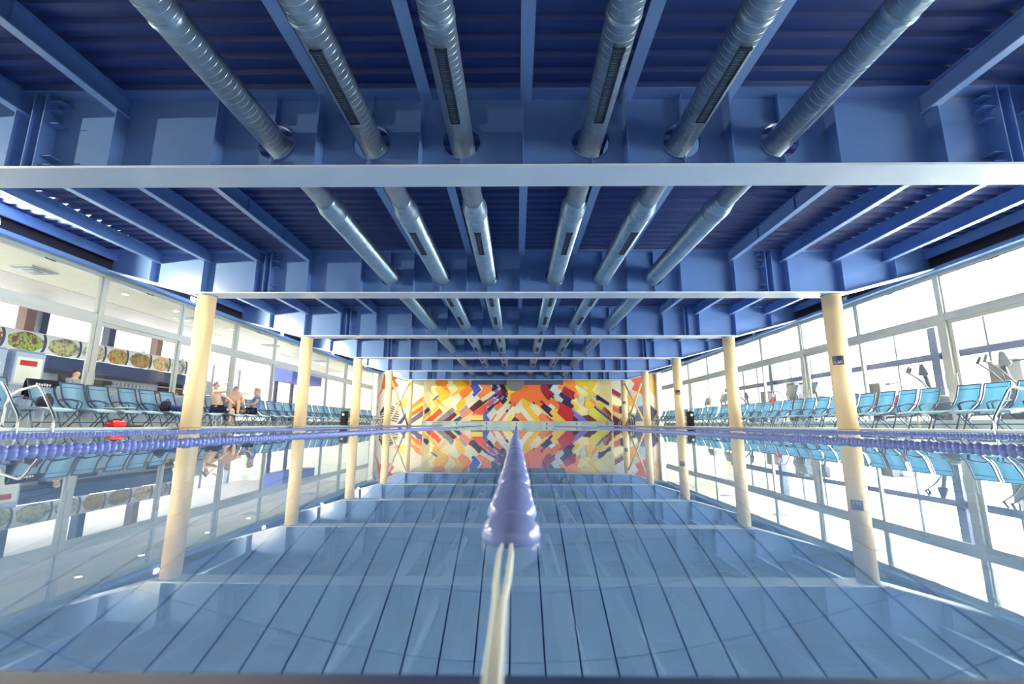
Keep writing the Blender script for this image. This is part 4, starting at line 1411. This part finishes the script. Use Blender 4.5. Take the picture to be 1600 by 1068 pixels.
# cafe outer wall (left): low behind the bar under added upper panes, glazed further on
wl = MB().box(-20.2, -20.0, -4, 17.5, 0, 2.2).build('wall_cafe', mat('cafe_wall', (206, 204, 214), .8))
tag(wl, 'pale wall behind the cafe bar', 'wall', kind='structure')
co = empty('window_14', (-20.0, 0, 0))
tag(co, 'outer cafe glazing with grey posts and rail, plus upper panes added above the bar wall', 'window', kind='structure')
for yy in (17.6, 20.4, 23.2, 26.0, 28.8, 31.6):
    MB().box(-.14, .14, yy - .12, yy + .12, Z_FLOOR, 3.9).build('post', mat('grey_post', (150, 150, 160), .5), co)
MB().box(-.06, .06, 17.6, Y_END, 2.15, 2.38).build('rail', mat('beige_rail', (200, 178, 165), .6), co)
for k in range(5):
    MB().box(-.004, .004, -4 + k * 4.3, .2 + k * 4.3, 2.2, 3.9).build('pane', M_GLASS, co)  # upper panes over the bar wall, added so daylight brightens the ceiling
    MB().box(-.06, .06, .2 + k * 4.3, .3 + k * 4.3, 2.2, 3.9).build('mullion', mat('grey_post', (150, 150, 160), .5), co)
    y0 = 17.72 + k * 2.8
    MB().box(-.004, .004, y0, y0 + 2.56, .1, 2.15).build('pane', M_GLASS, co)
    MB().box(-.004, .004, y0, y0 + 2.56, 2.38, 3.9).build('pane', M_GLASS, co)

#@@PART4
# ------------------------------------------------------------------ cafe: food boards, bar, fridges
def food_mat(name, cols, bgc, seed, scale=7.0):
    m = bpy.data.materials.new(name)
    m.use_nodes = True
    nt = m.node_tree
    b = nt.nodes['Principled BSDF']
    b.inputs['Roughness'].default_value = 0.4
    tc = nt.nodes.new('ShaderNodeTexCoord')
    mp = nt.nodes.new('ShaderNodeMapping')
    mp.inputs['Location'].default_value = (seed, seed * 1.7, 0)
    vo = nt.nodes.new('ShaderNodeTexVoronoi')
    vo.inputs['Scale'].default_value = scale
    no = nt.nodes.new('ShaderNodeTexNoise')
    no.inputs['Scale'].default_value = scale * .45
    no.inputs['Detail'].default_value = 8
    rp = nt.nodes.new('ShaderNodeValToRGB')
    rp.color_ramp.interpolation = 'LINEAR'
    while len(rp.color_ramp.elements) < len(cols):
        rp.color_ramp.elements.new(.5)
    for i, c in enumerate(cols):
        rp.color_ramp.elements[i].position = .25 + .5 * i / (len(cols) - 1)
        rp.color_ramp.elements[i].color = rgb(c)
    ad = nt.nodes.new('ShaderNodeMath')
    ad.operation = 'MULTIPLY_ADD'
    ad.inputs[1].default_value = .55
    nt.links.new(tc.outputs['Object'], mp.inputs[0])
    nt.links.new(mp.outputs[0], vo.inputs['Vector'])
    nt.links.new(mp.outputs[0], no.inputs['Vector'])
    nt.links.new(vo.outputs['Distance'], ad.inputs[0])
    nt.links.new(no.outputs[0], ad.inputs[2])
    sb = nt.nodes.new('ShaderNodeMath')
    sb.operation = 'SUBTRACT'
    sb.inputs[1].default_value = .15
    nt.links.new(ad.outputs[0], sb.inputs[0])
    nt.links.new(sb.outputs[0], rp.inputs[0])
    nt.links.new(rp.outputs[0], b.inputs['Base Color'])
    return m


def ellipse(cy, cz, ry, rz, n=28, wob=.06, seed=0):
    return [(cy + ry * math.cos(2 * PI * k / n) * (1 + wob * math.sin(5 * 2 * PI * k / n + seed)), cz + rz * math.sin(2 * PI * k / n) * (1 + wob * math.sin(4 * 2 * PI * k / n + seed))) for k in range(n)]


FOODS = [
    (10.55, 11.4, 'bowl of mixed salad with red peppers', [(150, 60, 50), (205, 160, 90), (230, 214, 190), (110, 60, 40)]),
    (11.4, 12.45, 'green salad with dark meat', [(46, 84, 30), (96, 140, 60), (160, 186, 96), (120, 70, 60)]),
    (12.45, 13.5, 'dark grilled fish with lemon', [(44, 48, 56), (92, 96, 96), (130, 132, 116), (180, 176, 120)]),
    (13.5, 14.35, 'seafood on a pale plate', [(70, 60, 60), (150, 130, 90), (200, 190, 160), (120, 120, 100)]),
    (14.35, 15.2, 'sandwich on lettuce leaves', [(66, 108, 40), (130, 160, 60), (178, 150, 80), (150, 80, 60)]),
    (15.2, 16.2, 'chicken with green salad', [(80, 110, 50), (150, 150, 80), (170, 120, 80), (110, 90, 60)]),
    (16.2, 17.1, 'brown fried snacks', [(150, 96, 60), (190, 140, 90), (214, 180, 130), (120, 110, 80)]),
    (17.1, 18.0, 'grey noodle dish', [(90, 92, 90), (150, 148, 140), (190, 186, 176), (110, 100, 96)]),
]
M_BOARD = mat('pale_board', (212, 214, 212), .4)
for i, (y0, y1, what, cols) in enumerate(FOODS):
    fb_ = empty('food_picture', (-13.5, (y0 + y1) / 2, 2.36))
    tag(fb_, 'long wall picture above the bar showing a ' + what, 'picture', 'food pictures above the bar')
    hl = (y1 - y0) / 2
    MB().box(-.03, 0, -hl, hl, -.28, .28).build('board', M_BOARD, fb_)
    MB().prism(ellipse(-.02, -.02, hl * .90, .255, seed=i), 'x', 0, .008).build('food_print', food_mat('food_%d' % i, cols, None, i * 3.1, 11.0), fb_)
    arc = []
    for k in range(9):
        a = -1.0 + 2.0 * k / 8
        arc.append((hl - .16 + .14 * math.cos(a), .30 * math.sin(a)))
    arc2 = [(y_ - .07 - .0 * k, z_) for k, (y_, z_) in enumerate(arc)]
    MB().prism(arc + arc2[::-1], 'x', .0, .010).build('curve_stripe', M_NAVY, fb_)

bb = empty('back_bar', (-13.7, 0, Z_FLOOR))
tag(bb, 'dark navy back bar with open shelves under the food pictures', 'bar')
MB().box(-.9, .18, 12.15, 18.0, 1.62, 2.02).build('upper_cabinet', M_NAVY, bb)
MB().box(-.9, -.85, 12.15, 18.0, 0, 1.62).build('back_panel', mat('pale_back_panel', (196, 204, 222), .5), bb)
MB().box(-.88, -.3, 12.15, 18.0, .86, .92).build('worktop', M_GREYM, bb)
MB().box(-.86, -.35, 12.15, 18.0, 0, .86).build('lower_cabinet', M_NAVY, bb)
MB().box(-.82, -.5, 14.1, 17.3, 1.36, 1.39).build('shelf', M_LIGHTGREY, bb)
for yy in (12.18, 13.95, 17.95):
    MB().box(-.88, .16, yy - .03, yy + .03, 0, 1.62).build('side_panel', M_NAVY, bb)

gl_me = MB().lathe([(.022, 0), (.032, .01), (.034, .11), (.030, .112), (.020, .02)], n=10).mesh('drinking_glass', mat('clear_glassware', (226, 234, 240), .15), True)
for row in range(2):
    for k in range(14):
        o = link('drinking_glass', gl_me, None, (-13.7 - .56 - row * .12, 14.95 + k * .165, Z_FLOOR + 1.39))
        tag(o, '%s clear drinking glass from the near end, %s shelf row of the back bar' % (ORD[k + 1], 'front' if row == 0 else 'rear'), 'glass', 'drinking glasses on the %s shelf row' % ('front' if row == 0 else 'rear'))

cm = empty('coffee_machine', (-13.95, 14.55, Z_FLOOR + .92))
tag(cm, 'black coffee machine on the back bar worktop', 'coffee machine')
bevel(MB().box(-.25, .22, -.36, .36, .04, .14).box(-.25, -.02, -.36, .36, .14, .42).build('body', M_BLACK, cm), .01)
bevel(MB().box(-.25, .24, -.38, .38, .42, .56).build('brew_head', M_BLACK, cm), .01)
for q in (-.18, .18):
    MB().lathe([(.035, .34), (.04, .42)], (.14, q, 0), 12).build('group_spout', M_CHROME, cm, True)
    MB().tube([(.14, q, .36), (.30, q, .34)], .014, 6).build('portafilter', M_BLACK, cm, True)
MB().box(.0, .2, -.3, .3, .135, .15).build('drip_tray', M_CHROME, cm)

ct = empty('bar_counter', (-12.2, 0, Z_FLOOR))
tag(ct, 'pale bar counter behind the left loungers', 'counter')
MB().box(-.3, .3, 9.6, 18.4, .98, 1.03).build('counter_top', M_LIGHTGREY, ct)
for k in range(8):
    MB().box(-.22, .2, 9.65 + k * 1.09, 9.65 + k * 1.09 + 1.06, 0, .98).build('front_panel', mat('pale_blue_panel', (190, 204, 226), .5), ct)
vc = empty('snack_display', (-12.25, 15.9, Z_FLOOR + 1.03))
tag(vc, 'glass display case with yellow snacks on the bar counter', 'display case')
MB().box(-.2, .2, -1.0, 1.0, 0, .03).build('case_base', M_LIGHTGREY, vc)
MB().box(-.2, .2, -1.0, 1.0, .27, .285).build('case_top', M_LIGHTGREY, vc)
MB().box(.19, .196, -1.0, 1.0, .03, .27).build('case_glass', M_GLASS, vc)
for k in range(11):
    fdm = mat('yellow_snack' if k % 3 else 'brown_snack', (226, 200, 110) if k % 3 else (150, 110, 70), .6, var=.2, scale=30)
    MB().lathe([(.02, 0), (.075, .02), (.085, .05), (.05, .10), (.01, .11)], (.02, -.88 + k * .176, .03), 10).build('snack', fdm, vc, True)

# fridges at the near end of the bar
def fridge(y, w, label, poster):
    f = empty('display_fridge', (-13.05, y, Z_FLOOR))
    tag(f, label, 'fridge', 'fridges at the near end of the bar')
    bevel(MB().box(-.62, 0, -w / 2, w / 2, .06, 1.98).build('body', mat('blue_grey_fridge', (128, 146, 188), .4), f), .01)
    d = MB().box(0.002, .05, -w / 2 + .03, w / 2 - .03, .15, 1.92).build('door', mat('pale_fridge_door', (176, 192, 218), .35), f)
    if poster:
        MB().box(.05, .056, -w / 2 + .08, w / 2 - .08, .25, 1.80).build('white_panel', M_WHITE, d)
        MB().box(.056, .060, -w / 2 + .16, w / 2 - .22, 1.58, 1.72).build('red_logo', M_RED, d)
        MB().box(.056, .060, -w / 2 + .20, w / 2 - .30, .92, 1.0).build('green_mark', mat('green_mark', (120, 200, 170), .5), d)
    else:
        MB().box(.05, .056, -w / 2 + .10, w / 2 - .14, 1.05, 1.60).build('notice', M_WHITE, d)
    MB().tube([(.06, w / 2 - .07, .8), (.095, w / 2 - .07, .85), (.095, w / 2 - .07, 1.25), (.06, w / 2 - .07, 1.3)], .012, 6).build('handle', M_CHROME, d, True)


fridge(10.75, .72, 'blue-grey fridge with a white notice on its door', False)
fridge(11.65, .80, 'display fridge with white door panel and red logo', True)

for (yy, m_, lb, w_) in ((13.1, M_BROWN, 'brown square post standing behind the green salad picture', .14), (13.55, M_POST, 'slate blue post right beside the first brown post', .11),
                         (15.9, M_POST, 'slate blue post with a small white box behind the sandwich picture', .13), (18.1, M_BROWN, 'brown square post past the end of the food pictures', .14)):
    po = empty('room_post', (-15.0, yy, Z_FLOOR))
    tag(po, lb, 'post', 'posts in the cafe room')
    MB().box(-w_, w_, -w_, w_, 0, 3.84).build('shaft', m_, po)
    MB().box(-w_ - .03, w_ + .03, -w_ - .03, w_ + .03, 0, .1).build('foot', m_, po)
    if yy == 15.9:
        MB().box(w_, w_ + .08, -.12, .12, 2.55, 2.8).build('wall_box', M_WHITE, po)

# bartender behind the counter
J4 = dict(pelvis=(0, 0, .95), belly=(0, 0, 1.12), chest=(.02, 0, 1.32), neck=(.03, 0, 1.49), head=(.05, 0, 1.62), face=(1, .1, -.25),
          lsho=(.02, .19, 1.41), lelb=(.08, .26, 1.14), lwri=(.28, .16, 1.06), rsho=(.02, -.19, 1.41), relb=(.08, -.26, 1.14), rwri=(.28, -.16, 1.06),
          lhip=(0, .10, .90), lkne=(.02, .11, .48), lank=(0, .11, .08), ltoe=(.16, .12, .03),
          rhip=(0, -.10, .90), rkne=(.02, -.11, .48), rank=(0, -.11, .08), rtoe=(.16, -.12, .03))
p4 = person((-12.95, 12.85, Z_FLOOR), 0.2, J4, M_SKIN2, 'dark-haired person working behind the bar counter', scale=.93)
hair(p4, J4, mat('dark_brown_hair', (70, 50, 44), .8, var=.3, scale=40), 1.0)
skin_obj('shirt', [[((0, 0, .98), (.166, .16)), ((0, 0, 1.12), (.176, .17)), ((.02, 0, 1.32), (.18, .165)), ((.03, 0, 1.44), .085)],
                   [((.02, 0, 1.32), (.18, .165)), ((.02, .19, 1.41), .08), ((.05, .23, 1.26), .066)], [((.02, 0, 1.32), (.18, .165)), ((.02, -.19, 1.41), .08), ((.05, -.23, 1.26), .066)]], mat('grey_cotton', (150, 150, 164), .85), p4)
skin_obj('trousers', [[((0, 0, .96), (.168, .16)), ((0, .10, .90), .108), ((.02, .11, .48), .07), ((0, .11, .10), .055)], [((0, 0, .96), (.168, .16)), ((0, -.10, .90), .108), ((.02, -.11, .48), .07), ((0, -.11, .10), .055)]], M_SHORTS, p4)

# leaning info stands seen further along the left room
for (x, yy, lb) in ((-11.3, 16.1, 'white sign stand with a small picture behind the seated people'), (-11.3, 19.3, 'white sign stand by the second left column')):
    st = empty('sign_stand', (x, yy, Z_FLOOR))
    tag(st, lb, 'sign stand', 'sign stands behind the left glass')
    MB().lathe([(.18, 0), (.18, .02), (.03, .04)], n=16).build('base', M_LIGHTGREY, st)
    MB().tube([(0, 0, .03), (0, 0, 1.45)], .02, 8).build('pole', M_LIGHTGREY, st, True)
    MB().box(.02, .04, -.24, .24, 1.1, 1.6).build('board', M_LIGHTGREY, st)
    MB().box(.04, .044, -.15, .16, 1.22, 1.48).build('picture', food_mat('stand_picture', [(120, 150, 140), (170, 186, 180), (220, 224, 220), (140, 150, 160)], None, 2.0), st)
sf = empty('violet_booth', (-12.4, 25.2, Z_FLOOR))
tag(sf, 'blue-violet lit booth frame far along the left room', 'booth')
MB().box(-.5, .5, -1.8, 1.8, 2.3, 3.1).build('canopy', mat('violet_blue_panel', (120, 130, 215), .5), sf)
for q in (-1.7, 0, 1.7):
    MB().box(-.45, -.3, q - .06, q + .06, 0, 2.3).build('leg_panel', M_POST, sf)
MB().box(-.48, -.40, -1.7, 1.7, .0, 1.1).build('back_panel', M_LIGHTGREY, sf)

# ------------------------------------------------------------------ gym machines (right)
M_CAFEGREY, M_CAFELIGHT = M_GREYM, M_LIGHTGREY
M_GREYM = mat('dark_machine_grey', (58, 62, 76), 0.4)
M_LIGHTGREY = mat('machine_silver', (72, 78, 92), 0.35, metal=.3)
M_RED = mat('machine_red', (140, 34, 40), 0.5)
def treadmill(x, y, rz, label):
    t = empty('treadmill', (x, y, Z_FLOOR), rz)
    tag(t, label, 'treadmill', 'treadmills in the gym')
    bevel(MB().box(-.38, .38, -.9, .9, .0, .20).build('base', M_GREYM, t), .03)
    MB().box(-.26, .26, -.86, .70, .20, .212).build('belt', M_BLACK, t)
    for q in (-1, 1):
        MB().tube([(q * .36, .70, .15), (q * .36, .82, 1.25), (q * .34, .76, 1.38)], .04, 8).build('upright', M_LIGHTGREY, t, True)
        MB().tube([(q * .36, .80, 1.10), (q * .36, .45, 1.08), (q * .36, .30, 1.02)], .024, 8).build('handrail', M_BLACK, t, True)
    bevel(MB().prism([(.66, 1.32), (.84, 1.20), (.90, 1.30), (.76, 1.66), (.68, 1.64)], 'x', -.40, .40).build('console', M_LIGHTGREY, t), .02)
    MB().prism([(.655, 1.36), (.665, 1.355), (.695, 1.60), (.685, 1.605)], 'x', -.26, .26).build('screen', M_BLACK, t)


def elliptical(x, y, rz, label):
    t = empty('elliptical_trainer', (x, y, Z_FLOOR), rz)
    tag(t, label, 'exercise machine', 'cross trainers in the gym')
    MB().box(-.10, .10, -.9, .9, .04, .12).build('floor_beam', M_GREYM, t)
    for yy in (-.88, .88):
        MB().box(-.34, .34, yy - .05, yy + .05, 0, .07).build('foot', M_BLACK, t)
    MB().lathe([(.05, -.09), (.36, -.07), (.40, 0), (.36, .07), (.05, .09)], (0, .55, .52), 24, 'x').build('flywheel_cover', M_GREYM, t, True)
    MB().tube([(0, .45, .5), (0, .32, 1.1), (0, .25, 1.5)], .055, 10).build('mast', M_LIGHTGREY, t, True)
    bevel(MB().prism([(.12, 1.50), (.30, 1.46), (.36, 1.52), (.26, 1.82), (.18, 1.82)], 'x', -.20, .20).build('console', M_GREYM, t), .02)
    MB().prism([(.13, 1.54), (.135, 1.53), (.195, 1.78), (.185, 1.785)], 'x', -.15, .15).build('screen', M_LIGHTGREY, t)
    for q in (-1, 1):
        MB().tube([(q * .27, .30, .35), (q * .27, .34, 1.05), (q * .26, .10, 1.40), (q * .24, -.12, 1.62), (q * .20, -.05, 1.74)], .022, 8).build('swing_arm', M_LIGHTGREY, t, True)
        MB().tube([(q * .24, -.12, 1.58), (q * .20, -.05, 1.76)], .03, 8).build('grip', M_BLACK, t, True)
        MB().tube([(q * .20, .52, .40), (q * .20, -.75, .30)], .03, 8).build('pedal_bar', M_GREYM, t, True)
        MB().box(q * .20 - .08, q * .20 + .08, -.45, -.10, .37, .41).build('pedal', M_BLACK, t)
    return t


def weight_tower(x, y, rz, label, hgt=1.75):
    t = empty('weight_machine', (x, y, Z_FLOOR), rz)
    tag(t, label, 'exercise machine', 'weight machines in the gym')
    bevel(MB().box(-.28, .28, -.20, .20, 0.05, hgt).build('tower_cover', M_GREYM, t), .03)
    MB().box(-.20, .20, -.215, -.20, .5, hgt - .12).build('tower_front', mat('slate_panel', (40, 44, 66), .4), t)
    MB().box(-.34, .34, -.26, .26, 0, .05).build('base', M_BLACK, t)
    MB().box(-.20, .20, -.95, -.55, .45, .53).build('seat', M_RED, t)
    MB().box(-.18, .18, -.55, -.47, .58, 1.15).build('back_pad', M_RED, t)
    MB().tube([(0, -.75, .45), (0, -.75, .05), (0, -.2, .05)], .04, 8).build('seat_post', M_LIGHTGREY, t, True)
    for q in (-1, 1):
        MB().tube([(q * .24, 0, hgt - .08), (q * .42, -.35, hgt - .02), (q * .46, -.62, 1.25), (q * .40, -.80, 1.20)], .024, 8).build('lever_arm', M_LIGHTGREY, t, True)


def plate_rack(x, y, label):
    t = empty('weight_rack', (x, y, Z_FLOOR))
    tag(t, label, 'weight rack')
    for q in (-.6, .6):
        MB().box(-.04, .04, q - .04, q + .04, 0, 1.5).build('upright', M_LIGHTGREY, t)
        MB().box(-.3, .3, q - .04, q + .04, 0, .06).build('foot', M_LIGHTGREY, t)
    MB().tube([(0, -.85, 1.15), (0, .85, 1.15)], .016, 8).build('bar', M_CHROME, t, True)
    for q in (-.76, -.70, .70, .76):
        MB().lathe([(.03, -.02), (.20, -.02), (.22, 0), (.20, .02), (.03, .02)], (0, q, 1.15), 20, 'y').build('weight_plate', M_RED, t, True)


weight_tower(12.6, 11.55, 1.2, 'tall grey weight machine with red pads nearest the right ladder')
elliptical(11.7, 13.2, -2.4, 'grey cross trainer with curved arms behind the right loungers')
weight_tower(13.4, 16.6, 1.5, 'grey weight machine with red pads right of the nearest column', 1.6)
treadmill(11.9, 16.9, 1.5, 'treadmill behind the nearest right column')
treadmill(12.0, 18.2, 1.5, 'second treadmill, farther along the gym')
plate_rack(12.3, 20.75, 'white rack with barbell and red weight plates')
weight_tower(12.4, 22.3, 1.4, 'slate weight machine beside the barbell rack', 1.7)
elliptical(12.3, 24.6, -2.0, 'far grey cross trainer between the second and third columns')
treadmill(12.2, 26.8, 1.5, 'far treadmill near the mural end of the gym')
elliptical(12.4, 9.6, -2.2, 'cross trainer at the right picture edge')

# recessed downlights in the cafe ceiling
M_DOWN = mat('downlight_lens', (255, 246, 228), .3, emit=((255, 240, 214), 14))
for k, (x, yy) in enumerate(((-11.6, 9.0), (-11.6, 12.6), (-11.6, 14.6), (-11.6, 17.6), (-11.6, 20.2))):
    dl = empty('downlight', (x, yy, 3.90))
    tag(dl, 'small round recessed downlight in the cafe ceiling, %s from the camera' % ORD[k + 1], 'lamp', 'downlights in the cafe ceiling')
    MB().lathe([(.10, -.012), (.10, 0)], n=20).build('trim_ring', M_CAFELIGHT, dl)
    MB().lathe([(.075, -.016), (.075, -.012)], n=20).build('lens', M_DOWN, dl)
    d = bpy.data.lights.new('downlight_bulb', 'SPOT')
    d.energy = 26
    d.color = (1.0, .95, .86)
    d.spot_size = math.radians(150)
    d.spot_blend = .5
    d.shadow_soft_size = .06
    lo = bpy.data.objects.new('downlight_bulb', d)
    COL.objects.link(lo)
    lo.parent = dl
    lo.location = (0, 0, -.04)

# more gym machines standing close to the glass
M_GREYM = mat('dark_machine_grey', (58, 62, 76), 0.4)
elliptical(11.5, 10.9, -2.1, 'dark cross trainer just right of the tall grey weight machine')
treadmill(11.7, 15.0, 1.3, 'treadmill between the first cross trainer and the nearest right column')
weight_tower(11.9, 19.2, 1.57, 'dark weight machine behind the second right column', 1.85)
treadmill(11.6, 23.4, 1.4, 'treadmill beyond the barbell rack')
